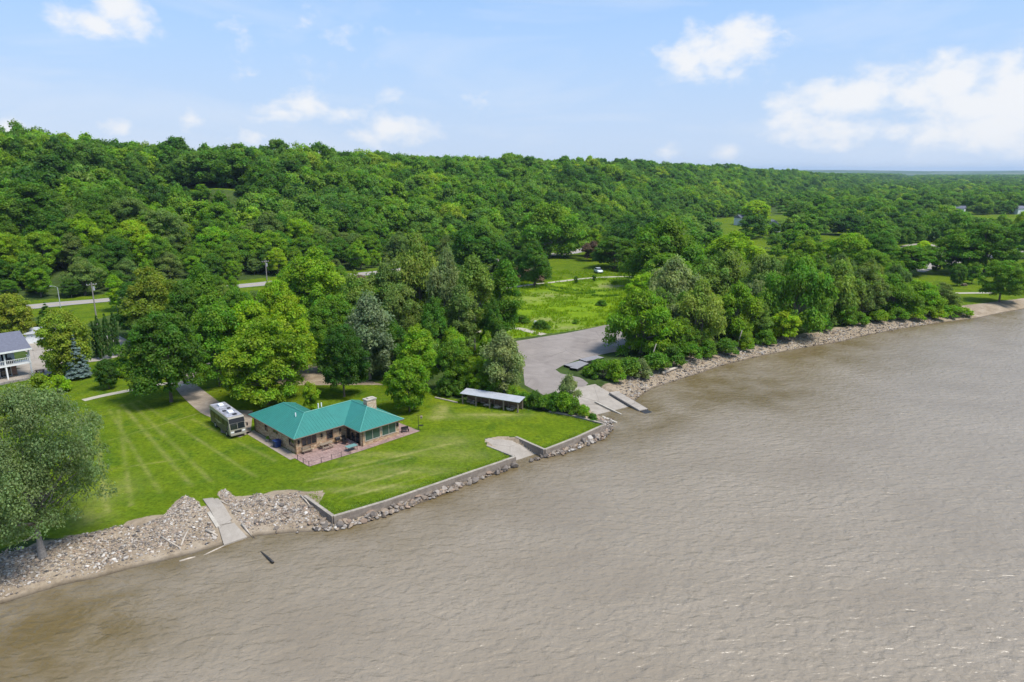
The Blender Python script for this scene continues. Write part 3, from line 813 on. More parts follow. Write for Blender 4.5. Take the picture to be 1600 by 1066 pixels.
def tree(x, y, height, radius, key, tint, name, label, group=None, rz=None, cat='tree', sink=0.0):
    me, tm, H, R = PROTO[key]
    z = gz(x, y) - sink
    root = empty(name, (x, y, z), random.uniform(0, 6.28) if rz is None else rz)
    root.scale = (radius / R, radius / R, height / H)
    tag(root, label, cat, group)
    link_mesh('trunk', tm, None, root)
    cr = link_mesh('crown', me, None, root)
    c = T[tint] if isinstance(tint, str) else tint
    j = random.uniform(.9, 1.12)
    cr.color = (c[0] * j * random.uniform(.92, 1.08), c[1] * j, c[2] * j, 1)
    TREES.append((x, y, radius))
    return root
def tree_px(px, base, top, w, key, tint, name, label, group=None, **kw):
    """a tree seen with its foot at (px, base), its tip at row top and a crown w pixels wide"""
    x, y = G(px, base)
    dist = y * math.cos(PITCH) + (CAM_H - 2.2) * math.sin(PITCH)
    r = w / 2 * dist / FPX * (.96 if key.startswith('shrub') or key == 'cottonwood' else .88)
    hgt = top_z(top, y + r * .15) - 2.2
    return tree(x, y, hgt, r, key, tint, name, label, group, **kw)
tp = tree_px
# --- round the lawn and the houses
tp(66,866,600,194,'cottonwood',(.200,.262,.098),'cottonwood_tree','huge grey-green cottonwood on the stony bank, nearest tree of all', rz=1.2)
tp(268,628,488,124,'oak','deep','oak_tree','dark green oak with bare trunk standing beside the gravel drive')
tp(420,632,504,142,'maple','yellow','maple_tree','broad yellow-green maple right behind the teal-roofed house', rz=.5)
tp(487,645,598,34,'young','bright','young_tree','small bright green tree touching the back of the teal roof')
tp(538,620,510,80,'oak','dark','shade_tree','dark spreading tree with straight trunk on the lawn behind the house')
tp(640,643,560,78,'globe','fresh','round_tree','neat round light green tree alone on the lawn behind the chimney')
tp(655,604,512,76,'elm','fresh','broadleaf_tree','fresh green tree just behind the neat round lawn tree')
tp(345,604,468,95,'elm','mid','broadleaf_tree','mid green tree between the dark oak and the yellow-green maple')
tp(398,596,472,95,'ash','bright','broadleaf_tree','bright green tree rising behind the yellow-green maple')
tp(458,588,468,86,'elm','bright','broadleaf_tree','light green tree overlapping the maple on its river side')
tp(582,592,466,92,'silver','silver','silver_poplar','silvery grey-green poplar in the woods behind the house')
tp(612,585,500,56,'elm','deep','broadleaf_tree','dark tree wedged between silver poplar and fresh green tree')
tp(714,612,532,60,'ash','mid','broadleaf_tree','mid green tree behind the uphill end of the open shed')
tp(786,622,524,76,'silver','sage','pale_tree','pale sage tree behind the open shed, next to the car park')
tp(748,616,560,44,'elm','fresh','broadleaf_tree','low fresh green tree behind the middle of the open shed')
tp(888,640,588,40,'silver','sage','sapling','pale leafy sapling above the hedge beside the boat ramp', cat='tree')
tp(26,536,460,66,'dense','olive','linden_tree','round olive-green tree behind the white house roof')
tp(107,588,485,84,'dense','olive','linden_tree','round olive-green tree beside the blue spruce')
tp(124,592,518,44,'spruce','blue','blue_spruce','blue-grey spruce in front of the round olive tree')
for i, (a, b, c, w) in enumerate([(151,560,500,10),(160,562,491,12),(172,560,488,12),(184,556,485,13)]):
    tp(a, b, c, w, 'arbor', 'arbor', 'arborvitae', ['short outer column of the tall evergreen clump by the utility pole', 'second dark evergreen column from the utility pole', 'third dark evergreen column from the utility pole', 'tallest evergreen column, at the curved driveway end of the clump'][i], 'evergreen columns by the curved driveway')
tp(171,608,562,40,'globe','dark','globe_tree','little dark globe tree on the grass near the worn path')
tp(76,514,470,52,'spruce','dark','dark_conifer','dark bushy conifer between the two round olive trees')
tp(100,516,478,40,'spruce','dark','dark_conifer','dark conifer partly hidden behind the round olive tree')
tp(184,486,428,32,'poplar','bright','slender_tree','slender light green tree beside the highway near the pole')
tp(247,532,424,92,'elm','olive','broadleaf_tree','olive-topped tree in the woods above the dark oak')
tp(214,528,442,62,'oak','dark','broadleaf_tree','very dark tree behind the evergreen columns')
tp(300,535,440,70,'ash','deep','broadleaf_tree','deep green tree behind the dark oak crown')
tp(325,530,412,52,'poplar','mid','broadleaf_tree','tall narrow mid green tree by the highway above the oak')
# --- woods between lawn and highway
tp(496,512,397,112,'maple','fresh','broadleaf_tree','big fresh green tree standing against the highway gap', rz=2.0)
tp(462,508,416,60,'ash','fresh','broadleaf_tree','fresh green tree left of the big tree at the highway gap')
tp(655,520,365,92,'willow','willow','willow_tree','tall soft-green willow rising over the woods centre', rz=.4)
tp(700,536,388,70,'willow','sage','willow_tree','sage green willow next to the tall central willow')
tp(742,548,398,62,'poplar','willow','cottonwood_tree','tall willow-green cottonwood at the edge of the meadow')
tp(790,540,406,50,'poplar','mid','cottonwood_tree','narrow dark-stemmed cottonwood in front of the meadow')
tp(722,560,442,56,'poplar','grey','cottonwood_tree','thin grey-green cottonwood left of the meadow trees')
tp(610,528,408,74,'elm','grey','broadleaf_tree','grey-green tree below the tall central willow')
tp(560,540,430,72,'elm','willow','broadleaf_tree','soft green tree between highway gap and silver poplar')
tp(630,566,446,66,'ash','grey','broadleaf_tree','dull grey-green tree behind the fresh green tree')
tp(520,556,462,86,'oak','mid','broadleaf_tree','round-topped mid green tree above the dark shade tree')
tp(680,572,470,60,'elm','deep','broadleaf_tree','deep green tree behind the fresh green tree on the car park side')
tp(440,538,440,64,'ash','bright','broadleaf_tree','yellow-green tree above the maple by the highway')
tp(378,540,452,60,'oak','mid','broadleaf_tree','mid green tree in the woods above the motorhome')
tp(770,556,470,44,'elm','deep','broadleaf_tree','dark low tree at the car park corner')
tp(760,590,520,30,'young','fresh','young_tree','slim young tree at the edge of the car park grass')
tp(832,448,378,62,'elm','deep','broadleaf_tree','dark tree at the upper corner of the meadow')
tp(800,436,388,50,'oak','dark','broadleaf_tree','dark tree behind the bare brush by the meadow')
# --- beyond the meadow
tp(858,402,317,108,'willow_b','mid','willow_tree','great domed willow beside the highway beyond the meadow', rz=.9)
tp(745,424,350,116,'willow_b','deep','broadleaf_tree','wide dark tree beside the highway above the woods')
tp(960,420,370,84,'oak','deep','broadleaf_tree','dark tree behind the small white car')
tp(925,408,378,36,'young',(.16,.12,.08),'reddish_tree','reddish-brown small tree beside the highway beyond the meadow')
tp(985,424,388,46,'ash','mid','broadleaf_tree','mid green tree on the meadow edge next to the big dome tree')
tp(1037,446,340,140,'willow_b','mid','dome_tree','huge domed tree behind the riverside willows', rz=2.4)
tp(1180,352,314,54,'globe','bright','bright_tree','bright round yellow-green tree far off at the foot of the bluff')
tp(1142,432,367,98,'maple','bright','bright_tree','bright domed tree above the riverside willows')
tp(1110,330,318,26,'globe','sage','round_tree','small pale round tree far off near the bluff foot')
tp(1255,420,372,60,'elm','fresh','broadleaf_tree','fresh green tree over the middle of the riverside willows')
tp(1325,430,366,66,'ash','fresh','broadleaf_tree','fresh green tree over the far half of the riverside willows')
tp(1372,420,362,66,'oak','deep','broadleaf_tree','dark round tree over the far half of the riverside willows')
tp(1420,430,385,70,'ash','mid','broadleaf_tree','mid green tree beside the park road bend')
# --- riverside belt
RB = 'riverside belt of willows and cottonwoods'
for a, b, c, w, k, t_, lb in [
 (1000,552,452,116,'willow_b','fresh','wide fresh green willow overhanging the car park edge'),
 (1050,500,402,84,'willow','sage','pale feathery willow at the meadow end of the riverside belt'),
 (1090,545,436,84,'willow','willow','leaning willow above the first bare trunk on the bank'),
 (1130,490,392,110,'willow_b','willow','soft broad willow behind the leaning willow'),
 (1150,530,442,78,'willow','fresh','green willow above the second bare trunk on the bank'),
 (1190,500,398,96,'willow_b','grey','grey-green willow in the middle of the riverside belt'),
 (1240,522,402,108,'willow_b','mid','tallest willow of the riverside belt, reaching to the stones'),
 (1224,532,486,52,'young','bright','bright green bushy tree right on the stony bank'),
 (1300,506,408,84,'willow','willow','willow-green tree behind the sandy notch in the bank'),
 (1345,500,416,70,'elm','grey','grey-green tree beyond the sandy notch in the bank'),
 (1390,492,428,74,'willow','mid','mid green willow beside the bank bushes'),
 (1432,488,438,76,'willow_b','fresh','low spreading willow close to the far beach'),
 (1468,484,444,52,'elm','grey','last grey-green tree of the belt before the far beach'),
 (1060,555,498,60,'elm','mid','mid green tree low behind the dock sections'),
 (1316,508,472,44,'young','mid','small tree at the sandy notch in the bank'),
 (1180,530,472,56,'elm','willow','small willow beneath the middle of the riverside belt'),
]: tp(a, b, c, w, k, t_, 'riverside_tree', lb, RB)
# --- park trees near the far beach
for a, b, c, w, k, t_, lb in [
 (1561,472,408,74,'oak','mid','lone leafy tree standing at the top of the far beach'),
 (1495,447,413,30,'globe','deep','small dark park tree left of the picnic table'),
 (1518,444,411,32,'young','mid','small park tree right of the picnic table'),
 (1538,428,350,112,'oak','deep','very large dark tree beside the park road'),
 (1488,428,362,84,'elm','mid','large mid green tree beside the park road'),
 (1462,422,402,16,'arbor','dark','tiny dark upright evergreen beside the park road'),
 (1598,404,345,60,'ash','deep','dark tree at the picture edge above the park road'),
 (1442,396,377,24,'globe','lime','lime-yellow little tree behind the grass mound'),
 (1592,372,330,22,'poplar','lime','narrow lime-yellow tree by the brown shelter'),
 (1610,440,405,50,'ash','fresh','fresh green tree just past the lone beach tree'),
]: tp(a, b, c, w, k, t_, 'park_tree', lb, 'park trees near the far beach')
for a, b, c, w in [(900,444,432,8),(928,441,430,8)]:
    tp(a, b, c, w, 'young', 'deep', 'sapling', 'dark little sapling beside the meadow path, %s' % ('lower of the two' if a == 900 else 'upper of the two'), 'saplings on the meadow')
# --- shrubs
def shrub_px(px, base, top, w, tint, label, group, key='shrub', name='shrub', sink=0.0):
    return tree_px(px, base, top, w, key, tint, name, label, group, cat='shrub', sink=sink)
HG = 'hedge between lawn and boat ramp'
for i, (a, b, c, w, t_) in enumerate([(820,634,612,26,'mid'),(836,638,614,26,'deep'),(852,641,616,28,'mid'),(868,643,616,26,'deep'),(882,646,612,30,'fresh'),(898,648,624,26,'mid'),(912,652,632,22,'fresh'),(926,656,640,20,'deep')]):
    shrub_px(a, b, c, w, t_, 'leafy shrub in the hedge beside the boat ramp, number %s from the shed' % ['one','two','three','four','five','six','seven','eight'][i], HG, 'shrub' if i % 2 else 'shrub_b')
for i, (a, b, c, w, t_) in enumerate([(700,618,590,40,'deep'),(728,618,592,34,'mid'),(755,620,596,36,'fresh'),(778,622,594,34,'mid'),(800,628,606,26,'fresh')]):
    shrub_px(a, b, c, w, t_, 'bush directly behind the open shed, %s from the uphill end' % ['first','second','third','fourth','fifth'][i], 'bushes behind the open shed')
shrub_px(64,618,588,40,'yellow','yellow-green shrub below the white house terrace, nearer the spruce side','shrubs below the white house')
shrub_px(92,614,590,36,'bright','bright shrub below the white house terrace, farther from the cottonwood','shrubs below the white house')
shrub_px(190,588,566,44,'fresh','low spreading shrub behind the little globe tree',None)
for i, (a, b, c, w, t_, k) in enumerate([(940,590,562,38,'mid','shrub_b'),(960,594,566,38,'fresh','shrub'),(980,588,558,42,'mid','shrub_b'),(1000,588,562,34,'sage','shrub'),(1024,578,548,40,'mid','shrub_b'),(1050,570,542,40,'deep','shrub'),(1078,563,536,38,'mid','shrub_b'),(1105,556,532,36,'mid','shrub'),(1135,550,526,40,'deep','shrub_b'),(1165,543,520,34,'fresh','shrub'),(1195,537,514,32,'mid','shrub'),(1285,517,498,30,'deep','shrub_b'),(1340,508,490,32,'mid','shrub'),(1370,503,484,32,'fresh','shrub_b'),(1400,499,482,36,'mid','shrub'),(1430,496,478,38,'fresh','shrub_b'),(1460,493,476,40,'bright','shrub'),(1488,491,474,38,'fresh','shrub_b'),(1505,490,478,28,'bright','shrub'),(918,586,574,24,'fresh','shrub')]):
    later(shrub_px(a, b, c, w, t_, None, 'bushes along the stony bank', k, 'bank_shrub'), k, t_, 'on top of the far stony bank', 'bush')
for a, b, w in [(960,444,12),(815,505,26),(845,515,28),(900,505,14),(940,478,18),(990,425,14)]:
    t_ = random.choice(['deep','mid','fresh']); later(shrub_px(a, b, b - w * .45, w, t_, None, 'weed clumps on the meadow', 'shrub', 'weed_clump'), 'shrub', t_, 'in the bright meadow', 'weed clump')

for a, b, c_, w in [(812,438,416,40),(842,440,424,30),(560,448,430,26)]:
    shrub_px(a, b, c_, w, 'brush', 'bare brownish brush %s' % {812:'at the upper corner of the meadow', 842:'under the dark tree beside the meadow', 560:'beside the highway gap'}[a], None, 'shrub_b', 'bare_brush')
# --- fill: woods whose single trees cannot be told apart by anything but place
HAND = np.array(TREES)
def poisson(poly, spacing, seed, tries=4000):
    r = np.random.default_rng(seed); poly = np.array(poly); lo, hi = poly.min(0), poly.max(0); out = []
    C = r.uniform(lo, hi, (tries, 2)); C = C[inside(C, poly)]
    for c in C:
        if out and np.min(np.hypot(*(np.array(out) - c).T)) < spacing: continue
        out.append(c)
    return np.array(out)
NOGO = [np.array([G(*p) for p in q]) for q in ([(780,456),(800,440),(870,420),(1020,415),(1060,440),(1000,480),(960,540),(1000,545),(870,615),(800,604),(798,545),(740,560),(725,590),(690,600),(690,588),(770,530),(820,520),(800,500),(830,470)],)] + PARK + [LAWN]
def free(P, clear=2.2, road=7.5):
    ok = np.ones(len(P), bool)
    d, _, _, _ = seg_dist(P, ROAD_S); ok &= d > road
    for q in NOGO: ok &= ~inside(P, q)
    d, _, _, _ = seg_dist(P, SHORE); ok &= inside(P, LAND) & (d > 7)
    return ok
W1 = [G(*p) for p in [(205,520),(250,548),(310,566),(350,588),(480,592),(600,590),(690,588),(742,556),(790,534),(772,470),(750,446),(560,444),(430,458),(300,470),(205,482)]]
P1 = poisson(W1, 6.2, 31); P1 = P1[free(P1, road=12)]
keep = np.array([np.min(np.hypot(HAND[:,0]-a, HAND[:,1]-b) - HAND[:,2]*.55) > 1.5 for a, b in P1]); P1 = P1[keep]
rf = random.Random(5)
def kinds(r): return r.choice(['elm','ash','oak','elm','willow','silver','poplar','ash'])
def open_gap(a, b, hh):
    px_ = 800 + FPX * a / (b * math.cos(PITCH) + 38 * math.sin(PITCH))
    f_ = b * math.cos(PITCH) - (2.2 + hh - CAM_H) * math.sin(PITCH); py_ = 533 - FPX * (b * math.sin(PITCH) + (2.2 + hh - CAM_H) * math.cos(PITCH)) / f_
    return (390 < px_ < 468 and py_ < 452) or (548 < px_ < 612 and py_ < 438) or (90 < px_ < 190 and py_ < 480)
for a, b in P1:
    hh = rf.uniform(5.5, 9.5); k = kinds(rf)
    if open_gap(a, b, hh): continue
    t_ = rf.choice(['deep','mid','mid','grey','willow','dark','fresh'])
    o = tree(a, b, hh, hh * rf.uniform(.30, .42) * (.65 if k == 'poplar' else 1), k, t_, 'woodland_tree', None, 'woods between lawn and highway')
    px_ = 800 + FPX * a / (b * math.cos(PITCH) + 40 * math.sin(PITCH))
    later(o, k, t_, 'in woods %s' % column(px_, [(330, 'above the dark oak'), (440, 'above the motorhome'), (560, 'above the stone house'), (660, 'above the round lawn tree'), (900, 'above the open shed')]) + (' by highway' if b > 195 else ' midway' if b > 155 else ' in front'))
W2 = [G(*p) for p in [(985,520),(1010,560),(1080,552),(1200,536),(1300,518),(1400,496),(1470,486),(1440,455),(1330,440),(1200,446),(1080,452),(1060,470)]]
P2 = poisson(W2, 7.5, 32); keep = np.array([np.min(np.hypot(HAND[:,0]-a, HAND[:,1]-b) - HAND[:,2]*.6) > 1.5 for a, b in P2]); P2 = P2[keep & free(P2)]
for a, b in P2:
    hh = rf.uniform(8, 12.5)
    k = rf.choice(['willow','willow_b','elm','willow']); t_ = rf.choice(['willow','mid','grey','fresh','sage'])
    o = tree(a, b, hh, hh * rf.uniform(.32, .45), k, t_, 'riverside_tree', None, 'trees packed inside the riverside belt')
    px_ = 800 + FPX * a / (b * math.cos(PITCH) + 40 * math.sin(PITCH))
    later(o, k, t_, 'inside the riverside belt %s' % column(px_, [(1120, 'near the car park'), (1280, 'behind the tallest willow'), (1400, 'behind the sandy notch'), (2000, 'near the far beach')]))
print('hand', len(HAND), 'W1', len(P1), 'W2', len(P2))

# --- the bluff and the wooded plain
def in_view(P, m=60):
    x, y = P[:, 0], P[:, 1]; return (np.abs(x) < y * .80 + m)
r = np.random.default_rng(40)
bands = [(170, 620, 8.6, 1.12), (620, 1200, 10.2, 1.2), (1200, 2400, 14.0, 1.25), (2400, 4600, 22.0, 1.45)]
pts = []
for y0, y1, sp, sc_ in bands:
    gx = np.arange(-y1 * .8 - 60, y1 * .8 + 60, sp); gy = np.arange(y0, y1, sp * .93)
    A, B_ = np.meshgrid(gx, gy); A = A + (np.arange(len(gy)) % 2)[:, None] * sp * .5
    P = np.stack([A.ravel(), B_.ravel()], 1) + r.uniform(-.36, .36, (A.size, 2)) * sp
    P = P[in_view(P)]; P = P[free(P, road=11 if y0 < 500 else 8)]
    for q in (W1, W2): P = P[~inside(P, np.array(q))]
    d, _, sd_, _ = seg_dist(P, ROAD_S); s = d * sd_
    bench = (s < 0)
    gr = (r.uniform(size=len(P)) < np.where(bench & (P[:, 1] < 2400), np.where(P[:,0] > 40, np.where(P[:,1] < 700, .17, .32) * (1 + .7 * np.sign(wob(P[:,0], P[:,1], 130, 1.4))), .5), 1.0))
    gr &= ~(bench & (P[:, 0] < 30) & (P[:, 1] < 330))
    glade = ((P[:, 0] + 172) / 42) ** 2 + ((P[:, 1] - 374) / 15) ** 2 < 1
    P = P[gr & ~glade]
    zz = ground_z(P)
    d, _, sd_, _ = seg_dist(P, ROAD_S); s = d * sd_
    foot = sstep(70, 15, np.abs(s)) * (s > 0)
    hh = np.where(r.uniform(size=len(P)) < .35, r.uniform(6.5, 10.5, len(P)), r.uniform(10.5, 19, len(P))) * sc_ * (1 - .42 * foot) * np.where(s < 0, .78, 1.0)
    hh = np.where((np.abs(P[:, 0] + 168) < 44) & (P[:, 1] > 318) & (P[:, 1] < 364), hh * .42, hh)     # young growth below the glade
    pts.append(np.column_stack([P, zz, hh, s]))
ALL = np.vstack(pts)
keep = np.array([np.min(np.hypot(HAND[:,0]-a, HAND[:,1]-b) - HAND[:,2]*.7) > 2.0 for a, b in ALL[:, :2]]) ; ALL = ALL[keep]
# drop what lies wholly behind the ridge
# the 170 nearest of them stand as single trees, the rest are one wood
front = np.argsort(np.hypot(ALL[:, 0], ALL[:, 1]) - 25 * (np.abs(ALL[:, 0]) < ALL[:, 1] * .74))
sel = front[:185]; rest = np.setdiff1d(np.arange(len(ALL)), sel)
for i in sel:
    a, b, z_, hh, s = ALL[i]
    if s > 0:
        k = rf.choice(['elm','ash','oak','maple','ash','silver']); t_ = rf.choice(['deep','mid','fresh','mid','grey','deep','bright'])
        o = tree(a, b, hh, hh * rf.uniform(.38, .5), k, t_, 'bluff_tree', None, 'trees at the foot of the bluff')
        later(o, k, t_, 'at the bluff foot %s' % column(800 + FPX * a / (b * math.cos(PITCH)), [(60, 'behind the white house'), (200, 'behind the street lamp'), (330, 'beyond the dark oak'), (470, 'beyond the motorhome'), (620, 'beyond the stone house'), (800, 'beyond the central willow'), (2000, 'beyond the meadow')]))
    else:
        k = rf.choice(['elm','ash','oak','globe','ash']); t_ = rf.choice(['deep','mid','fresh','mid','bright','fresh','olive'])
        o = tree(a, b, hh, hh * rf.uniform(.42, .56), k, t_, 'plain_tree', None, 'trees on the flat land')
        later(o, k, t_, 'on the flat land %s' % column(800 + FPX * a / (b * math.cos(PITCH)), [(200, 'near the white house'), (1000, 'beyond the meadow'), (1150, 'beyond the domed tree'), (1350, 'beyond the riverside willows'), (1480, 'before the park road'), (2000, 'near the far beach')]))
settle_labels()
# one wood: points that carry shared tree shapes
def low_tree(name, kind, H, R, zb, n, leaf, nc, seed, **kw):
    me, C, rc = make_crown(name, kind, H, R, zb, n, leaf, nc, seed, **kw)
    me.materials.append(M['leaf_forest'])
    return bpy.data.objects.new(name, me)
wood_col = bpy.data.collections.new('wood_shapes')
for i, (k, H_, R_, dr) in enumerate([('broad', 1, .50, 0), ('round', 1, .46, 0), ('broad', 1, .56, 0), ('tall', 1, .40, .3), ('round', 1, .52, 0), ('broad', 1, .46, .4)]):
    wood_col.objects.link(low_tree('wood_shape', k, H_, R_, .10, 8000, .042, 90, 60 + i, droop=dr, clump=.21, ragged=.36))
F_ = ALL[rest]
fme = bpy.data.meshes.new('forest'); fme.vertices.add(len(F_)); fme.vertices.foreach_set('co', F_[:, :3].astype(np.float32).ravel())
a = fme.attributes.new('tall', 'FLOAT', 'POINT'); a.data.foreach_set('value', F_[:, 3].astype(np.float32))
tone = np.clip(  .46 + .24 * wob(F_[:,0], F_[:,1], 170, .9) + .14 * wob(F_[:,0], F_[:,1], 60, 3.) + r.normal(0, .27, len(F_)), 0, 1)
a = fme.attributes.new('tone', 'FLOAT', 'POINT'); a.data.foreach_set('value', tone.astype(np.float32))
a = fme.attributes.new('wide', 'FLOAT', 'POINT'); a.data.foreach_set('value', (F_[:, 3] * r.uniform(.8, 1.3, len(F_)) * np.where(F_[:, 4] < 0, 1.25, 1.0)).astype(np.float32))
a = fme.attributes.new('turn', 'FLOAT', 'POINT'); a.data.foreach_set('value', r.uniform(0, 6.28, len(F_)).astype(np.float32))
fme.update()
forest = link_mesh('forest', fme)
tag(forest, 'dense green woods covering the bluff and the far plain', 'forest', kind='stuff')
ng = bpy.data.node_groups.new('wood', 'GeometryNodeTree')
ng.interface.new_socket('Geometry', in_out='INPUT', socket_type='NodeSocketGeometry')
ng.interface.new_socket('Geometry', in_out='OUTPUT', socket_type='NodeSocketGeometry')
gi = ng.nodes.new('NodeGroupInput'); go = ng.nodes.new('NodeGroupOutput')
mp_ = ng.nodes.new('GeometryNodeMeshToPoints')
iop = ng.nodes.new('GeometryNodeInstanceOnPoints')
cinf = ng.nodes.new('GeometryNodeCollectionInfo'); cinf.inputs['Collection'].default_value = wood_col
cinf.inputs['Separate Children'].default_value = True; cinf.inputs['Reset Children'].default_value = True
na = ng.nodes.new('GeometryNodeInputNamedAttribute'); na.data_type = 'FLOAT'; na.inputs['Name'].default_value = 'tall'
nb = ng.nodes.new('GeometryNodeInputNamedAttribute'); nb.data_type = 'FLOAT'; nb.inputs['Name'].default_value = 'turn'
cx_ = ng.nodes.new('ShaderNodeCombineXYZ')
ri = ng.nodes.new('FunctionNodeRandomValue'); ri.data_type = 'INT'; ri.inputs[4].default_value = 0; ri.inputs[5].default_value = 5
gl_ = ng.links.new
gl_(gi.outputs[0], mp_.inputs['Mesh']); gl_(mp_.outputs[0], iop.inputs['Points'])
gl_(cinf.outputs[0], iop.inputs['Instance']); iop.inputs['Pick Instance'].default_value = True
gl_(ri.outputs[2], iop.inputs['Instance Index'])
gl_([o_ for o_ in nb.outputs if o_.name == 'Attribute'][0], cx_.inputs[2]); gl_(cx_.outputs[0], iop.inputs['Rotation'])
nw = ng.nodes.new('GeometryNodeInputNamedAttribute'); nw.data_type = 'FLOAT'; nw.inputs['Name'].default_value = 'wide'
cs = ng.nodes.new('ShaderNodeCombineXYZ')
gl_([o_ for o_ in nw.outputs if o_.name == 'Attribute'][0], cs.inputs[0]); gl_([o_ for o_ in nw.outputs if o_.name == 'Attribute'][0], cs.inputs[1])
gl_([o_ for o_ in na.outputs if o_.name == 'Attribute'][0], cs.inputs[2]); gl_(cs.outputs[0], iop.inputs['Scale'])
gl_(iop.outputs[0], go.inputs[0])
md = forest.modifiers.new('wood', 'NODES'); md.node_group = ng
print('forest', len(F_))
# ------------------------------------------------------------------ masonry and roof materials
def stone_veneer(name, cols, scale=1.0, w=.42, h=.19):
    m, nt, bs, lk = new_mat(name)
    tcn = node(nt, 'ShaderNodeTexCoord'); geo = node(nt, 'ShaderNodeNewGeometry')
    sp = node(nt, 'ShaderNodeSeparateXYZ'); lk(tcn.outputs['Object'], sp.inputs[0])
    ad = ma(nt, lk, 'ADD', sp.outputs[0], sp.outputs[1]); cb = node(nt, 'ShaderNodeCombineXYZ'); lk(ad, cb.inputs[0]); lk(sp.outputs[2], cb.inputs[1])
    br = node(nt, 'ShaderNodeTexBrick', inp={'Scale': scale, 'Brick Width': w, 'Row Height': h, 'Mortar Size': .014, 'Bias': 0.0})
    br.offset = .37; br.squash = .7; br.squash_frequency = 3
    lk(cb.outputs[0], br.inputs['Vector'])
    br.inputs['Color1'].default_value = (0, 0, 0, 1); br.inputs['Color2'].default_value = (1, 1, 1, 1); br.inputs['Mortar'].default_value = (.5, .5, .5, 1)
    c = ramp2(nt, lk, br.outputs['Color'], [(i / (len(cols) - 1), k) for i, k in enumerate(cols)])
    n_ = noise(nt, lk, tcn.outputs['Object'], 2.2, 5, .7)
    c = mixc_(nt, lk, 1.0, c, mapr(nt, lk, n_, .25, .75, .72, 1.25), 'MULTIPLY')
    c = mixc_(nt, lk, br.outputs['Fac'], c, (.30, .25, .19))
    lk(c, bs.inputs['Base Color']); bs.inputs['Roughness'].default_value = .9
    bp = node(nt, 'ShaderNodeBump', inp={'Strength': .6, 'Distance': .03}); bp.invert = True; lk(br.outputs['Fac'], bp.inputs['Height']); lk(bp.outputs[0], bs.inputs['Normal'])
    return m
M['veneer'] = stone_veneer('tan_stone_veneer', [(.28,.15,.075),(.42,.27,.14),(.52,.38,.22),(.36,.22,.12),(.56,.43,.28),(.46,.24,.13)])
M['chimney'] = stone_veneer('chimney_stone', [(.42,.26,.16),(.55,.42,.28),(.62,.50,.36),(.48,.28,.18)])
M['block'] = stone_veneer('seawall_block', [(.165,.135,.108),(.215,.178,.145),(.185,.152,.125),(.25,.208,.17)], 1.0, 1.1, .42)
M['paver'] = stone_veneer('red_paver', [(.30,.17,.15),(.36,.22,.19),(.26,.15,.14),(.40,.26,.22)], 1.0, .5, .25)
m, nt, bs, lk = new_mat('patio_brick')
geo = node(nt, 'ShaderNodeNewGeometry')
mp = node(nt, 'ShaderNodeMapping'); lk(geo.outputs['Position'], mp.inputs['Vector']); mp.inputs['Rotation'].default_value = (0, 0, math.radians(45))
br = node(nt, 'ShaderNodeTexBrick', inp={'Scale': 1.0, 'Brick Width': .4, 'Row Height': .2, 'Mortar Size': .012}); lk(mp.outputs[0], br.inputs['Vector'])
br.inputs['Color1'].default_value = (.215, .128, .108, 1); br.inputs['Color2'].default_value = (.30, .195, .168, 1); br.inputs['Mortar'].default_value = (.26, .21, .175, 1)
c = mixc_(nt, lk, 1.0, br.outputs['Color'], mapr(nt, lk, noise(nt, lk, geo.outputs['Position'], .9, 6, .65), .25, .75, .65, 1.4), 'MULTIPLY')
lk(c, bs.inputs['Base Color']); bs.inputs['Roughness'].default_value = .85
M['patio'] = m
M['teal'] = plain('teal_metal_roof', (.022, .172, .138), .40, metal=0.0, spec=.7, var=.10, scale=.7)
M['teal_cap'] = plain('teal_ridge_cap', (.06, .26, .215), .45, spec=.5, var=.08)
M['trim'] = plain('brown_trim', (.20, .12, .07), .7, var=.15)
M['gutter'] = plain('copper_brown_gutter', (.13, .075, .045), .5)
M['shingle'] = plain('grey_shingle', (.125, .13, .165), .85, var=.18, scale=2.5, bump=.2, bscale=6)
M['siding'] = plain('pale_siding', (.56, .60, .60), .7, var=.08)
M['brick'] = stone_veneer('red_brick', [(.24,.10,.07),(.30,.14,.10),(.20,.09,.07)], 1.0, .22, .08)
M['tin'] = plain('pale_tin_roof', (.46, .47, .50), .5, metal=.25, spec=.5, var=.10, scale=1.2)

# ------------------------------------------------------------------ stone house with teal roof
HB = (-31.2, 92.0)
house = empty('ranch_house', (HB[0], HB[1], 2.2), math.pi / 4)
tag(house, 'single-storey tan stone house with teal metal hip roof on the lawn', 'house')
fp = [(0,0),(8.2,0),(8.2,-4.3),(15,-4.3),(15,6.8),(6.8,6.8),(6.8,13.3),(0,13.3)]
MB().prism(fp, -.3, 2.66).build('wall', M['veneer'], house)
e = 2.62; p_ = .5
E_ = [(-.6,-.6),(7.6,-.6),(7.6,-4.9),(15.6,-4.9),(15.6,7.4),(7.4,7.4),(7.4,13.9),(-.6,13.9)]
rz_ = e + 4 * p_
RV_ = [(x_, y_, e) for x_, y_ in E_] + [(3.4,3.4,rz_),(3.4,9.9,rz_),(11.6,3.4,rz_),(11.6,-.9,rz_)]
Q_, P_, R_, S_ = 8, 9, 10, 11
rf_ = [(0,1,R_,Q_),(0,Q_,P_,7),(7,P_,6),(6,P_,Q_,5),(5,Q_,R_,4),(4,R_,S_,3),(3,S_,2),(2,S_,R_,1)]
mb = MB(); mb.add(RV_, rf_)
n0 = len(mb.v); mb.add([(x_, y_, e - .16) for x_, y_ in E_], [tuple(range(8))])
for i in range(8): mb.f.append((i, n0 + i, n0 + (i + 1) % 8, (i + 1) % 8))
roof = mb.build('roof', M['teal'], house)
caps = MB()
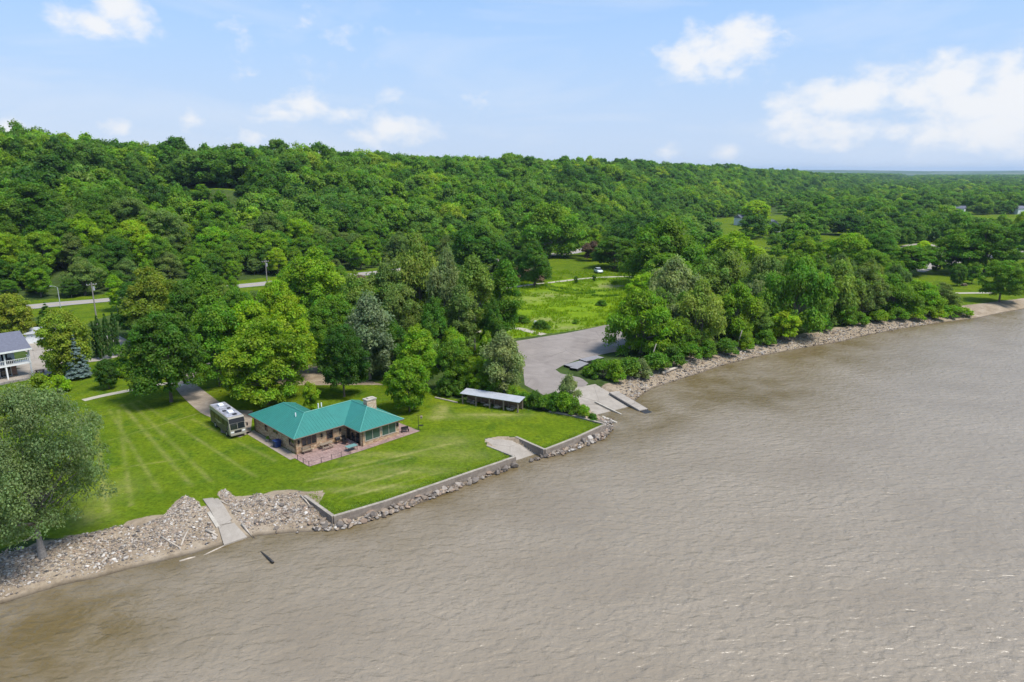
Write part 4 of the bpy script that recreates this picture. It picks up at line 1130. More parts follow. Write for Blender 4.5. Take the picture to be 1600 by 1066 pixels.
for a_, b_ in [(Q_,P_),(Q_,R_),(R_,S_),(0,Q_),(7,P_),(6,P_),(4,R_),(3,S_),(2,S_)]:
    A_, B_ = Vector(RV_[a_]), Vector(RV_[b_]); caps.tube([A_ + Vector((0,0,.02)), B_ + Vector((0,0,.02))], .085, 6)
caps.build('ridge_cap', M['teal_cap'], roof)
seams = MB()
def seam_face(ids, eave_a, eave_b):
    A_, B_ = Vector(RV_[eave_a]), Vector(RV_[eave_b]); u_ = (B_ - A_).normalized()
    poly = [Vector(RV_[i]) for i in ids]; nrm = (poly[1] - poly[0]).cross(poly[2] - poly[0]).normalized()
    if nrm.z < 0: nrm = -nrm
    up = nrm.cross(u_); up = up if up.z > 0 else -up
    n_ = int((B_ - A_).length / .5)
    for k in range(1, n_):
        o_ = A_ + u_ * (k * .5); lo_, hi_ = 1e9, -1e9
        for i in range(len(poly)):
            a_, b_ = poly[i] - o_, poly[(i + 1) % len(poly)] - o_
            ua, ub = a_.dot(u_), b_.dot(u_)
            if (ua > 0) != (ub > 0):
                t_ = ua / (ua - ub); v_ = a_.dot(up) * (1 - t_) + b_.dot(up) * t_; lo_, hi_ = min(lo_, v_), max(hi_, v_)
        if hi_ > lo_ + .2:
            a_, b_ = o_ + up * (lo_ + .03) + nrm * .012, o_ + up * (hi_ - .05) + nrm * .012
            w_ = u_ * .022
            seams.add([a_ - w_, a_ + w_, b_ + w_, b_ - w_, a_ - w_ + nrm*.035, a_ + w_ + nrm*.035, b_ + w_ + nrm*.035, b_ - w_ + nrm*.035], [(4,5,6,7),(0,1,5,4),(1,2,6,5),(2,3,7,6),(3,0,4,7)])
for ids, a_, b_ in [((0,1,R_,Q_),0,1),((0,Q_,P_,7),0,7),((7,P_,6),7,6),((6,P_,Q_,5),6,5),((5,Q_,R_,4),5,4),((4,R_,S_,3),4,3),((3,S_,2),3,2),((2,S_,R_,1),2,1)]: seam_face(ids, a_, b_)
tag(seams.build('standing_seam', M['teal_cap'], roof), kind='stuff')
gut = MB()
for i in range(8):
    a_, b_ = E_[i], E_[(i + 1) % 8]; gut.tube([(a_[0], a_[1], e - .05), (b_[0], b_[1], e - .05)], .075, 6)
gut.build('gutter', M['gutter'], house)
MB().box(11.9, 13.6, -.5, .55, 3.1, 5.35).build('chimney', M['chimney'], house, bevel=.03)
MB().box(11.82, 13.68, -.58, .63, 5.35, 5.5).box(12.3, 13.2, -.25, .3, 5.5, 5.66).build('chimney_cap', M['concrete'], house)
for x_, y_, hz in [(2.4, 4.2, .55), (6.1, 4.0, .7), (6.8, 4.3, .55)]:
    zz = e + min(x_ + .6, y_ + .6, 7.4 - y_ if x_ > 7 else 9) * p_
    zz = min(zz, rz_)
    MB().tube([(x_, y_, zz - .1), (x_, y_, zz + hz)], .09, 8).build('roof_vent', M['white'], roof)
def window(root, axis_, fixed, a0, a1, z0, z1, out, mull=1, gl='glass', fr='trim'):
    """axis_ 'x': opening runs along x on the wall y=fixed; out is the outward sign"""
    f = MB(); t = .09; o1 = out * .05; o0 = -out * .02
    def bx(b, p0, p1, q0, q1, d0, d1):
        d0, d1 = min(d0, d1), max(d0, d1)
        if axis_ == 'x': b.box(p0, p1, fixed + d0, fixed + d1, q0, q1)
        else: b.box(fixed + d0, fixed + d1, p0, p1, q0, q1)
    bx(f, a0 - t, a1 + t, z1, z1 + t, o0, o1); bx(f, a0 - t, a1 + t, z0 - t, z0, o0, o1 * 1.6)
    bx(f, a0 - t, a0, z0, z1, o0, o1); bx(f, a1, a1 + t, z0, z1, o0, o1)
    for k in range(1, mull):
        c_ = a0 + (a1 - a0) * k / mull; bx(f, c_ - .035, c_ + .035, z0, z1, o0, o1 * .8)
    w = f.build('window', M[fr], root)
    for k in range(mull):
        b0, b1 = a0 + (a1 - a0) * k / mull, a0 + (a1 - a0) * (k + 1) / mull
        g = MB(); bx(g, b0 + (.036 if k else .001), b1 - (.036 if k < mull - 1 else .001), z0 + .001, z1 - .001, o0, out * .018); g.build('pane', M[gl], w)
    return w
window(house, 'x', 0, .95, 3.2, .95, 2.35, -1, 3)
window(house, 'x', 0, 5.0, 5.95, .9, 2.35, -1, 1)
window(house, 'y', 8.2, -3.9, -.35, .12, 2.3, -1, 3)
window(house, 'x', -4.3, 8.9, 11.45, .75, 2.3, -1, 2, 'glass_green', 'concrete')
window(house, 'x', -4.3, 11.9, 14.3, .75, 2.3, -1, 2, 'glass_green', 'concrete')
window(house, 'y', 0, .5, 2.0, 1.0, 2.3, -1, 2)
window(house, 'y', 0, 5.6, 7.0, 1.6, 2.3, -1, 2)
window(house, 'y', 0, 8.9, 9.7, 1.15, 2.2, -1, 1)
window(house, 'y', 15, -2.8, -.6, .2, 2.3, 1, 2)
for x_, y_, sx, sy in [(.42, -.06, .10, .07), (4.1, -.06, .10, .07), (7.2, -.06, .10, .07), (14.66, -4.36, .10, .07)]:
    MB().box(x_ - sx, x_ + sx, y_ - .16, y_ + .04, 1.55, 1.95).tube([(x_, y_ - .06, 1.95), (x_, y_ - .06, 2.1)], [.16, .03], 6).build('wall_lantern', M['black'], house)
for x_, y_ in [(-.1, -.12), (8.32, -4.42), (-.12, 13.1)]:
    MB().tube([(x_, y_, 0), (x_, y_, 2.5)], .06, 6).build('downpipe', M['gutter'], house)
c45 = math.cos(math.pi / 4)
def hl(u, v): return (HB[0] + (u - v) * c45, HB[1] + (u + v) * c45)
def ht(name, u, v, label, cat, rz=math.pi / 4, z=2.25, group=None):
    x_, y_ = hl(u, v); return tag(empty(name, (x_, y_, z), rz), label, cat, group)
sheet('patio', [hl(*p) for p in [(-.9,-.1),(-.9,-5.2),(7.2,-5.6),(18.2,-5.4),(18.0,1.2),(15.1,1.2),(15.1,-4.25),(8.15,-4.25),(8.15,-.05)]], M['patio'], .05, 1.2, label='reddish brick patio wrapped round the stone house')
strip('house_edging', [hl(*p) for p in [(-.9,-1.2),(-.9,4),(-.9,9),(-.9,13.5)]], 1.5, M['gravel'], .045, 5, 2, 'brown gravel border along the house wall')
# things on the patio
def picnic(u, v, rz, label, L_=1.9):
    t_ = ht('picnic_table', u, v, label, 'table', rz)
    for k in range(5): MB().box(-L_/2, L_/2, -.36 + k * .145, -.23 + k * .145, .71, .75).build('plank', M['wood'], t_)
    for s_ in (-1, 1):
        MB().box(-L_/2, L_/2, s_*.68 - .13, s_*.68 + .13, .41, .45).build('seat', M['wood'], t_)
        MB().tube([(s_*L_*.36, -.72, 0), (s_*L_*.36, -.25, .71)], .045, 4).build('leg', M['wood'], t_)
        MB().tube([(s_*L_*.36, .72, 0), (s_*L_*.36, .25, .71)], .045, 4).build('leg', M['wood'], t_)
        MB().box(s_*L_*.36 - .03, s_*L_*.36 + .03, -.8, .8, .35, .41).build('brace', M['wood'], t_)
    return t_
picnic(4.2, -1.0, math.pi / 4, 'weathered wooden picnic table against the front wall of the house')
def bench(u, v, rz, label, cat='bench'):
    t_ = ht('bench', u, v, label, cat, rz)
    for k in range(3): MB().box(-.75, .75, -.2 + k*.15, -.07 + k*.15, .42, .46).build('slat', M['wood'], t_)
    for k in range(3): MB().box(-.75, .75, .27, .31, .55 + k*.14, .66 + k*.14).build('back_slat', M['wood'], t_)
    for s_ in (-1, 1):
        MB().box(s_*.65 - .04, s_*.65 + .04, -.2, -.12, 0, .42).build('leg', M['black'], t_); MB().box(s_*.65 - .04, s_*.65 + .04, .22, .3, 0, .95).build('leg', M['black'], t_)
    return t_
bench(1.3, -.7, math.pi / 4, 'slatted wooden bench below the wide front window')
def grill(u, v, label):
    t_ = ht('grill', u, v, label, 'grill')
    MB().box(-.35, .35, -.25, .25, .55, .75).build('firebox', M['black'], t_, bevel=.03)
    MB().extrude_x([(-.25,.76),(.25,.76),(.22,.95),(.08,1.06),(-.08,1.06),(-.22,.95)], -.35, .35).build('lid', M['black'], t_)
    for sx in (-.3, .3):
        for sy in (-.2, .2): MB().box(sx-.025, sx+.025, sy-.025, sy+.025, 0, .55).build('leg', M['black'], t_)
    MB().box(.36, .7, -.2, .2, .68, .72).build('side_shelf', M['wood'], t_)
grill(6.3, -.7, 'black barbecue grill by the front wall lantern')
def chair(u, v, rz, label):
    t_ = ht('patio_chair', u, v, label, 'chair', rz)
    MB().box(-.28, .28, -.28, .25, .38, .43).build('seat', M['black'], t_); MB().box(-.28, .28, .25, .30, .43, .95).build('backrest', M['black'], t_)
    for sx in (-.26, .26):
        for sy in (-.25, .27): MB().box(sx-.02, sx+.02, sy-.02, sy+.02, 0, .38).build('leg', M['black'], t_)
        MB().box(sx-.03, sx+.03, -.25, .28, .58, .62).build('armrest', M['black'], t_)
chair(7.35, -.8, .6, 'black patio chair in the corner beside the glass doors')
chair(7.0, -1.7, 1.2, 'black patio chair standing out from the glass doors')
t_ = ht('glass_table', 6.4, -4.4, 'pale glass-topped patio table near the patio edge', 'table')
MB().box(-.8, .8, -.5, .5, .68, .71).build('table_top', glass_mat('table_glass', (.16, .30, .28), .15), t_)
for sx in (-.7, .7):
    for sy in (-.4, .4): MB().box(sx-.025, sx+.025, sy-.025, sy+.025, 0, .68).build('leg', M['black'], t_)
for k in range(3):
    x_, y_ = hl(7.85 - k * .33, -2.1)
    st_ = MB().box(-.16, .16, -1.6, 1.6, 0, .34 - k * .11).build('brick_step', M['paver'], None, loc=(x_, y_, 2.25), rz=math.pi / 4)
    tag(st_, ['top', 'middle', 'bottom'][k] + ' red brick step below the glass doors', 'step', 'red brick steps')
rail_pts = [(-.85,-1.9),(-.85,-3.5),(-.85,-5.1),(1.0,-5.2),(2.6,-5.3),(4.1,-5.35),(5.5,-5.45)]
t_ = tag(empty('patio_railing', (0, 0, 2.25)), 'low black chain railing along the open edge of the patio', 'railing')
for u_, v_ in rail_pts:
    x_, y_ = hl(u_, v_); MB().tube([(x_, y_, 0), (x_, y_, .75)], .04, 6).build('post', M['black'], t_)
for (a_, b_) in zip(rail_pts, rail_pts[1:]):
    (x0, y0), (x1, y1) = hl(*a_), hl(*b_); MB().tube([(x0, y0, .7), ((x0+x1)/2, (y0+y1)/2, .6), (x1, y1, .7)], .014, 4).build('chain', M['black'], t_)
t_ = ht('iron_bench', 16.3, -4.1, 'small black iron garden seat on the pink patio end', 'bench', .5)
MB().box(-.6, .6, -.2, .2, .4, .43).build('seat', M['black'], t_); MB().box(-.6, .6, .2, .23, .45, .85).build('backrest', M['black'], t_)
for sx in (-.55, .55): MB().box(sx-.025, sx+.025, -.18, .2, 0, .4).build('leg', M['black'], t_)
# blue bin beside the left wall
t_ = ht('bin', -.75, 4.5, 'dark blue wheeled bin against the left wall of the house', 'bin')
M['blue'] = plain('blue_plastic', (.012, .03, .115), .45, var=.1)
MB().add([(-.38,-.4,.08),(.38,-.4,.08),(.38,.4,.08),(-.38,.4,.08),(-.48,-.5,1.0),(.48,-.5,1.0),(.48,.5,1.0),(-.48,.5,1.0)], [(0,3,2,1),(4,5,6,7),(0,1,5,4),(1,2,6,5),(2,3,7,6),(3,0,4,7)]).build('body', M['blue'], t_)
MB().box(-.52, .52, -.55, .52, 1.0, 1.08).build('lid', M['blue'], t_, bevel=.03)
for sx in (-.36, .36): MB().tube([(sx-.04, .42, .12), (sx+.04, .42, .12)], .12, 10).build('wheel', M['black'], t_)
t_ = tag(empty('flower_pot', (*hl(-.75, 7.4), 2.25)), 'small grey planter against the left wall of the house', 'planter')
MB().tube([(0,0,0),(0,0,.42)], [.18,.28], 10).build('pot', M['concrete_dark'], t_)
cr_ = link_mesh('plant', PROTO['shrub'][0], None, t_); cr_.location = (0,0,.4); cr_.scale = (.14,.14,.17); cr_.color = (*T['mid'], 1)
# bird feeder on the lawn
fx, fy = G(654, 673); t_ = tag(empty('bird_feeder', (fx, fy, 2.2)), 'thin pole with bird feeders on the lawn past the patio end', 'bird feeder')
MB().tube([(0,0,0),(0,0,2.6)], .045, 6).tube([(0,0,2.6),(.35,0,2.75),(.5,0,2.55)], .02, 5).build('pole', M['black'], t_)
MB().box(.36, .64, -.14, .14, 2.05, 2.4).add([(.3,-.2,2.4),(.7,-.2,2.4),(.7,.2,2.4),(.3,.2,2.4),(.5,0,2.58)], [(0,1,4),(1,2,4),(2,3,4),(3,0,4)]).build('feeder', M['wood'], t_)
MB().box(.1, .75, -.22, .22, .85, .92).build('tray', M['black'], t_)

# ------------------------------------------------------------------ motorhome
M['rv_cream'] = plain('cream_paint', (.30, .275, .22), .35, spec=.4, var=.06, coat=.2)
M['rv_olive'] = plain('olive_bronze_paint', (.085, .078, .05), .45, spec=.3, var=.12)
M['rv_glass'] = glass_mat('tinted_side_glass', (.012, .013, .015), .35)
M['rv_roof'] = plain('rv_roof', (.26, .26, .29), .6, var=.6, scale=1.1)
M['tyre'] = plain('tyre', (.02, .02, .02), .9)
M['rim'] = plain('rim', (.5, .5, .5), .35, metal=.7)
ra = Vector((-47.75, 104.9)); rb = Vector((-42.35, 98.75)); rdv = (rb - ra).normalized()
RVL = 8.8
rc_ = (ra + rb) / 2
rv = tag(empty('motorhome', (rc_.x, rc_.y, 2.25), math.atan2(rdv.y, rdv.x)), 'cream and olive motorhome parked on gravel beside the teal-roofed house', 'motorhome')
hl_ = RVL / 2
prof = [(-hl_, .45), (hl_ - .25, .45), (hl_, .75), (hl_ + .02, 1.35), (hl_ - .12, 2.3), (hl_ - .28, 3.05), (hl_ - .6, 3.22), (-hl_ + .1, 3.22), (-hl_, 3.1)]
MB().extrude_y(prof, -1.22, 1.22).build('body', M['rv_cream'], rv, bevel=.05)
for s_ in (-1, 1):
    y0, y1 = sorted((s_ * 1.222, s_ * 1.232)); ya, yb = sorted((s_ * 1.2225, s_ * 1.242))
    MB().extrude_y([(-hl_+.15,.5),(hl_-.5,.5),(hl_-.7,1.45),(1.2,1.62),(-.6,1.2),(-2.2,1.55),(-hl_+.15,2.5)], y0, y1).build('paint_swoosh', M['rv_olive'], rv)
    y2, y3 = sorted((s_ * 1.223, s_ * 1.252))
    for a_, b_, c_, d_ in [(-3.6,-2.5,1.7,2.5),(-1.9,-.5,1.65,2.5),(.1,1.4,1.65,2.5),(2.4,3.5,1.6,2.5)]:
        MB().box(a_, b_, y2, y3, c_, d_).build('window', M['rv_glass'], rv)
    MB().extrude_y([(-hl_+1.6,1.62),(hl_-.6,1.66),(hl_-.42,2.6),(-hl_+.5,2.6)], ya, yb).build('upper_stripe', M['black'], rv)
    for cx0 in (-2.2, 2.9):
        w_ = MB().tube([(cx0, s_*.98, .46), (cx0, s_*1.255, .46)], .46, 16).build('wheel', M['tyre'], rv)
        MB().tube([(cx0, s_*1.2, .46), (cx0, s_*1.27, .46)], .25, 12).build('rim', M['rim'], w_)
    MB().box(hl_-.15, hl_-.02, s_*1.5-.1, s_*1.5+.1, 1.5, 2.0).tube([(hl_-.1, s_*1.15, 2.1), (hl_-.08, s_*1.48, 2.0)], .03, 5).build('mirror', M['black'], rv)
    MB().box(hl_-.02, hl_+.06, s_*.85-.22, s_*.85+.22, .85, 1.08).build('headlight', M['white'], rv)
def slab_front(z0, z1, y0, y1, off):   # follows the raked nose
    def xz(z): return np.interp(z, [.75,1.35,2.3,3.05], [hl_, hl_+.02, hl_-.12, hl_-.28])
    mb = MB(); mb.add([(xz(z0)+off,y0,z0),(xz(z0)+off,y1,z0),(xz(z1)+off,y1,z1),(xz(z1)+off,y0,z1),(xz(z0)-.02,y0,z0),(xz(z0)-.02,y1,z0),(xz(z1)-.02,y1,z1),(xz(z1)-.02,y0,z1)], [(0,1,2,3),(0,4,5,1),(1,5,6,2),(2,6,7,3),(3,7,4,0)]); return mb
slab_front(1.38, 2.29, -1.08, -.03, .02).build('windshield', M['glass'], rv); slab_front(1.38, 2.29, .03, 1.08, .02).build('windshield', M['glass'], rv)
slab_front(2.33, 3.03, -1.16, 1.16, .015).build('brow', M['black'], rv)
MB().box(hl_-.06, hl_+.16, -1.18, 1.18, .42, .72).build('bumper', M['rv_cream'], rv, bevel=.04)
MB().box(hl_+.001, hl_+.045, -.5, .5, .8, 1.15).build('grille', M['black'], rv)
MB().box(-hl_+.2, hl_-.75, -1.1, 1.1, 3.22, 3.27).build('roof_skin', M['rv_roof'], rv)
for cx0 in (-2.6, 1.7): MB().box(cx0-.5, cx0+.5, -.38, .38, 3.27, 3.56).build('air_conditioner', M['white'], rv, bevel=.08)
for cx0, cy0, s_ in [(-.4,.5,.25),(-.9,-.55,.22),(.5,-.5,.25),(3.0,.2,.3)]: MB().box(cx0-s_, cx0+s_, cy0-s_, cy0+s_, 3.27, 3.4).build('roof_hatch', M['rv_roof'] if s_ < .25 else M['black'], rv, bevel=.03)
MB().tube([(-3.4,1.3,2.98),(2.2,1.3,2.98)], .09, 8).build('awning_roll', M['white'], rv)

# ------------------------------------------------------------------ open lean-to shed
sl, sr = Vector(G(723, 631)), Vector(G(809, 645)); su = (sr - sl).normalized(); sang = math.atan2(su.y, su.x); slen = (sr - sl).length
shed = tag(empty('open_shed', (sl.x, sl.y, 2.2), sang), 'long open-fronted shed with pale tin roof on timber posts', 'shed')
MB().add([(-.35,-.35,1.92),(slen+.45,-.35,1.92),(slen+.45,2.1,2.2),(-.35,2.1,2.2),(-.35,-.35,2.0),(slen+.45,-.35,2.0),(slen+.45,2.1,2.27),(-.35,2.1,2.27)], [(0,3,2,1),(4,5,6,7),(0,1,5,4),(1,2,6,5),(2,3,7,6),(3,0,4,7)]).build('roof', M['tin'], shed)
for k in range(5):
    x_ = slen * k / 4
    MB().box(x_-.1, x_+.1, -.1, .1, -.1, 1.94).build('post', M['wood'], shed); MB().box(x_-.09, x_+.09, 1.78, 1.94, -.1, 2.12).build('rear_post', M['wood'], shed)
MB().box(0, slen, 1.95, 2.01, .05, 2.1).build('rear_wall', M['trim'], shed)
MB().box(0, slen, -.05, .05, 1.74, 1.9).build('beam', M['wood'], shed)
rs = random.Random(8)
for k, lb in enumerate(['first heap of split logs under the open shed, uphill bay', 'second heap of split logs under the open shed', 'third heap of split logs under the open shed', 'last heap of split logs under the open shed, river-side bay']):
    wp = tag(empty('log_heap', (sl.x + su.x * slen * (k + .5) / 4 - su.y * 1.05, sl.y + su.y * slen * (k + .5) / 4 + su.x * 1.05, 2.2), sang), lb, 'firewood', 'firewood in the open shed')
    for i in range(9):
        a_ = rs.uniform(-.7, .7); b_ = rs.uniform(-.6, .5); zz = .12 + .2 * (i // 4)
        MB().tube([(a_-.4, b_, zz), (a_+.4, b_+rs.uniform(-.15,.15), zz)], .11, 6).build('log', M['wood' if i % 3 else 'driftwood'], wp)
x0, y0 = G(680, 622); x1, y1 = G(715, 630)
tag(MB().tube([(x0, y0, 2.32), (x1, y1, 2.32)], .14, 7).build('fallen_log', M['driftwood']), 'pale fallen log on the grass beside the open shed', 'log')

# ------------------------------------------------------------------ white two-storey house
WR = Vector((-96.2, 131.5)); wang = math.radians(48)
wh = tag(empty('white_house', (WR.x, WR.y, 2.2), wang), 'two-storey white house with grey roof and long upper balcony', 'house')
# local x runs along the facade towards its river end (0 there), y away from the river, z up
MB().box(-18, -2.0, 3.0, 12, -.3, 5.6).build('wall', M['siding'], wh)
MB().box(-18, -2.0, 2.94, 3.0, .0, 2.55).build('lower_wall', M['brick'], wh)
for s_ in (0,):
    MB().add([(-19,-.7,5.55),(.3,-.7,5.55),(.3,6.4,8.0),(-19,6.4,8.0),(-19,-.7,5.75),(.3,-.7,5.75),(.3,6.4,8.2),(-19,6.4,8.2)], [(0,3,2,1),(4,5,6,7),(0,1,5,4),(1,2,6,5),(2,3,7,6),(3,0,4,7)]).build('roof', M['shingle'], wh)
    MB().add([(-19,13.5,5.55),(.3,13.5,5.55),(.3,6.41,8.0),(-19,6.41,8.0),(-19,13.5,5.75),(.3,13.5,5.75),(.3,6.41,8.2),(-19,6.41,8.2)], [(0,3,2,1),(4,5,6,7),(0,1,5,4),(1,2,6,5),(2,3,7,6),(3,0,4,7)]).build('roof', M['shingle'], wh)
MB().add([(-2.0,3,5.55),(-2.0,12,5.55),(-2.0,6.5,7.9),(-2.2,3,5.55),(-2.2,12,5.55),(-2.2,6.5,7.9)], [(0,1,2),(5,4,3),(0,3,4,1),(1,4,5,2),(2,5,3,0)]).build('gable', M['siding'], wh)
MB().box(-19, .3, -.78, -.7, 5.45, 5.78).build('fascia', M['white'], wh)
bal = MB().box(-18.5, 0, 0, 2.93, 2.6, 2.85).build('balcony', M['white'], wh)
MB().box(-18.5, 0, 0, .08, 3.75, 3.85).box(-18.5, 0, .02, .06, 3.0, 3.06).build('rail', M['white'], bal)
for k in range(62): MB().box(-18.4 + k*.297, -18.34 + k*.297, .02, .06, 3.06, 3.75).build('baluster', M['white'], bal)
MB().box(-.08, 0, .08, 2.93, 3.75, 3.85).build('rail', M['white'], bal)
for k in range(9): MB().box(-.06, -.02, .3 + k*.29, .36 + k*.29, 2.85, 3.75).build('baluster', M['white'], bal)
for x_ in (-.15, -4.2, -8.3, -12.4, -16.5): MB().box(x_-.12, x_+.12, .05, .29, -.1, 5.55).build('porch_post', M['white'], wh)
for a_, b_, z0_, z1_, n_ in [(-16.5,-14.6,.1,2.2,2),(-12,-10,.1,2.2,2),(-7.6,-5.6,.1,2.2,2),(-4.8,-3.0,.1,2.2,2)]: window(wh, 'x', 2.94, a_, b_, z0_, z1_, -1, n_, 'glass', 'white')
for a_, b_ in [(-16,-14.5),(-12,-10.5),(-7.5,-6.3),(-4.2,-3.2)]: window(wh, 'x', 3.0, a_, b_, 3.3, 5.0, -1, 1, 'glass', 'white')
window(wh, 'y', -2.0, 5, 6.5, 3.6, 4.9, 1, 2, 'glass', 'white')
def whl(u, v): return (WR.x + u * math.cos(wang) - v * math.sin(wang), WR.y + u * math.sin(wang) + v * math.cos(wang))
sheet('terrace', [whl(*p) for p in [(-19,2.9),(-19,-2.6),(-2,-2.6),(2.5,-1.5),(4,2),(3,8),(-1.9,8),(-1.9,2.9)]], M['drive'], .06, 1.5, label='pale stone terrace in front of the white house')
tw = tag(empty('terrace_wall', (WR.x, WR.y, 2.2), wang), 'low dark stone retaining wall along the white house terrace', 'wall')
for k in range(14): MB().box(-19 + k*1.5, -17.53 + k*1.5, -3.0, -2.62, -.2, .42 + .05*(k % 2)).build('stone', M['concrete_dark'], tw, bevel=.03)
t_ = tag(empty('outdoor_grill', (*whl(-3.4, 1.6), 5.06), wang), 'dark covered grill standing on the white balcony', 'grill')
MB().box(-.7, .7, -.3, .3, .0, .9).build('cabinet', M['black'], t_, bevel=.04); MB().extrude_x([(-.3,.9),(.3,.9),(.24,1.15),(-.24,1.15)], -.5, .5).build('hood', M['black'], t_)
t_ = tag(empty('garden_table', (*whl(1.2, .4), 2.26), .4), 'dark reddish garden table and benches on the white house terrace', 'table')
MB().box(-.8, .8, -.4, .4, .68, .74).build('table_top', M['trim'], t_)
for s_ in (-1, 1): MB().box(-.75, .75, s_*.65-.14, s_*.65+.14, .4, .45).build('seat', M['trim'], t_); MB().box(s_*.6-.04, s_*.6+.04, -.7, .7, 0, .4).build('leg', M['trim'], t_); MB().box(s_*.6-.04, s_*.6+.04, -.3, .3, .4, .68).build('upright', M['trim'], t_)
# long low garage roof behind the olive tree
gx_, gy_ = G(68, 536); ga = math.radians(20)
g_ = tag(empty('garage', (gx_, gy_, 2.2), ga), 'low white garage showing between the two round olive trees', 'garage')
MB().box(-6, 6, 0, 5, -.2, 2.4).build('wall', M['siding'], g_)
MB().add([(-6.4,-.4,2.4),(6.4,-.4,2.4),(6.4,2.5,3.5),(-6.4,2.5,3.5),(-6.4,5.4,2.4),(6.4,5.4,2.4)], [(0,1,2,3),(3,2,5,4),(0,3,4),(1,5,2),(0,4,5,1)]).build('roof', M['tin'], g_)
MB().box(-4.5, -1.2, -.05, 0, 0, 2.1).build('door', M['white'], g_); MB().box(1.2, 4.5, -.05, 0, 0, 2.1).build('door', M['white'], g_)

# ------------------------------------------------------------------ seawalls
def wall_run(name, pts, label, z0=.6, z1=2.2, thick=.42, capw=.40, face='block', cap='cap', slope=None):
    t_ = tag(empty(name, (0, 0, 0)), label, 'wall')
    P = [Vector(p) for p in pts]
    for i in range(len(P) - 1):
        a_, b_ = P[i], P[i+1]; d_ = (b_ - a_); l_ = d_.length; an = math.atan2(d_.y, d_.x)
        k = max(1, int(round(l_ / 2.4)))
        MB().box(-.02 if i else 0, l_, -thick/2, thick/2, z0, z1).build('wall_face', M[face], t_, loc=(a_.x, a_.y, 0), rz=an)
        for j in range(k):
            jz = random.uniform(-.012, .012)
            MB().box(l_*j/k + .012, l_*(j+1)/k - .012, -capw/2 + random.uniform(-.02,.02), capw/2, z1 + .002 + jz, z1 + .10 + jz).build('cap_stone', M[cap], t_, loc=(a_.x, a_.y, 0), rz=an, bevel=.015)
    return t_
wall_run('seawall', WALL_A, 'long grey block seawall holding the lawn in front of the house', face='block')
wall_run('seawall', WALL_B, 'shorter grey seawall between slipway and boat ramp')
wall_run('return_wall', WALL_C, 'low pale concrete wall between the lawn and the hedge', z0=1.6, z1=2.35)
wall_run('slipway_wall', RAMP_N, 'low wall on the house side of the yard slipway', z0=.7)
wall_run('slipway_wall', RAMP_F, 'low pale wall on the boat ramp side of the yard slipway', z0=.7)
sheet('slipway', [tuple(p) for p in SLIP], M['drive'], .02, 1.0, lambda P: ramp_z(P, SLIP, SLIP_Z), 'worn concrete slipway cut through the seawall')
# old concrete slab ramp on the left bank
def slab(name, quad, zs, mat, label, th=.22):
    Q = [np.array(p) for p in quad]; n = 6; mb = MB(); vs = []
    for k in range(n + 1):
        a_, b_ = Q[0] + (Q[3] - Q[0]) * k / n, Q[1] + (Q[2] - Q[1]) * k / n
        z_ = max(gz(*a_), gz(*b_)) + .15
        vs += [(*a_, z_), (*b_, z_), (*a_, z_ - th), (*b_, z_ - th)]
    fs = [(0, 1, 3, 2), (4*n, 4*n+2, 4*n+3, 4*n+1)]
    for k in range(n):
        o_ = 4 * k; fs += [(o_, o_+4, o_+5, o_+1), (o_+2, o_+3, o_+7, o_+6), (o_, o_+2, o_+6, o_+4), (o_+1, o_+5, o_+7, o_+3)]
    mb.add(vs, fs)
    return tag(mb.build(name, mat), label, 'slab', 'old concrete slabs on the left bank')
def zz_(z): return WZ + z * (2.2 - WZ) / 2.2
def Gs(px, py, z): return G(px, py, zz_(z))
slab('concrete_slab', [Gs(317,781,2.25), Gs(333,779,2.25), Gs(362,817,1.25), Gs(342,822,1.2)], [zz_(v) for v in (2.3,2.3,1.35,1.3)], M['drive'], 'long upper concrete slab running down the rubble bank')
slab('concrete_slab', [Gs(335,781,2.2), Gs(341,780,2.2), Gs(363,812,1.3), Gs(357,814,1.3)], [zz_(v) for v in (2.26,2.26,1.4,1.38)], M['drive'], 'narrow concrete strip beside the upper slab')
slab('concrete_slab', [Gs(341,823,1.2), Gs(366,818,1.2), Gs(386,839,.3), Gs(350,852,.25)], [zz_(v) for v in (1.22,1.24,.42,.36)], M['drive'], 'broad lower concrete slab ending at the water')
slab('concrete_slab', [Gs(324,805,1.6), Gs(329,803,1.6), Gs(344,824,1.0), Gs(338,826,1.0)], [zz_(v) for v in (1.66,1.68,1.14,1.1)], M['concrete'], 'thin tilted concrete edge on the near side of the slabs')
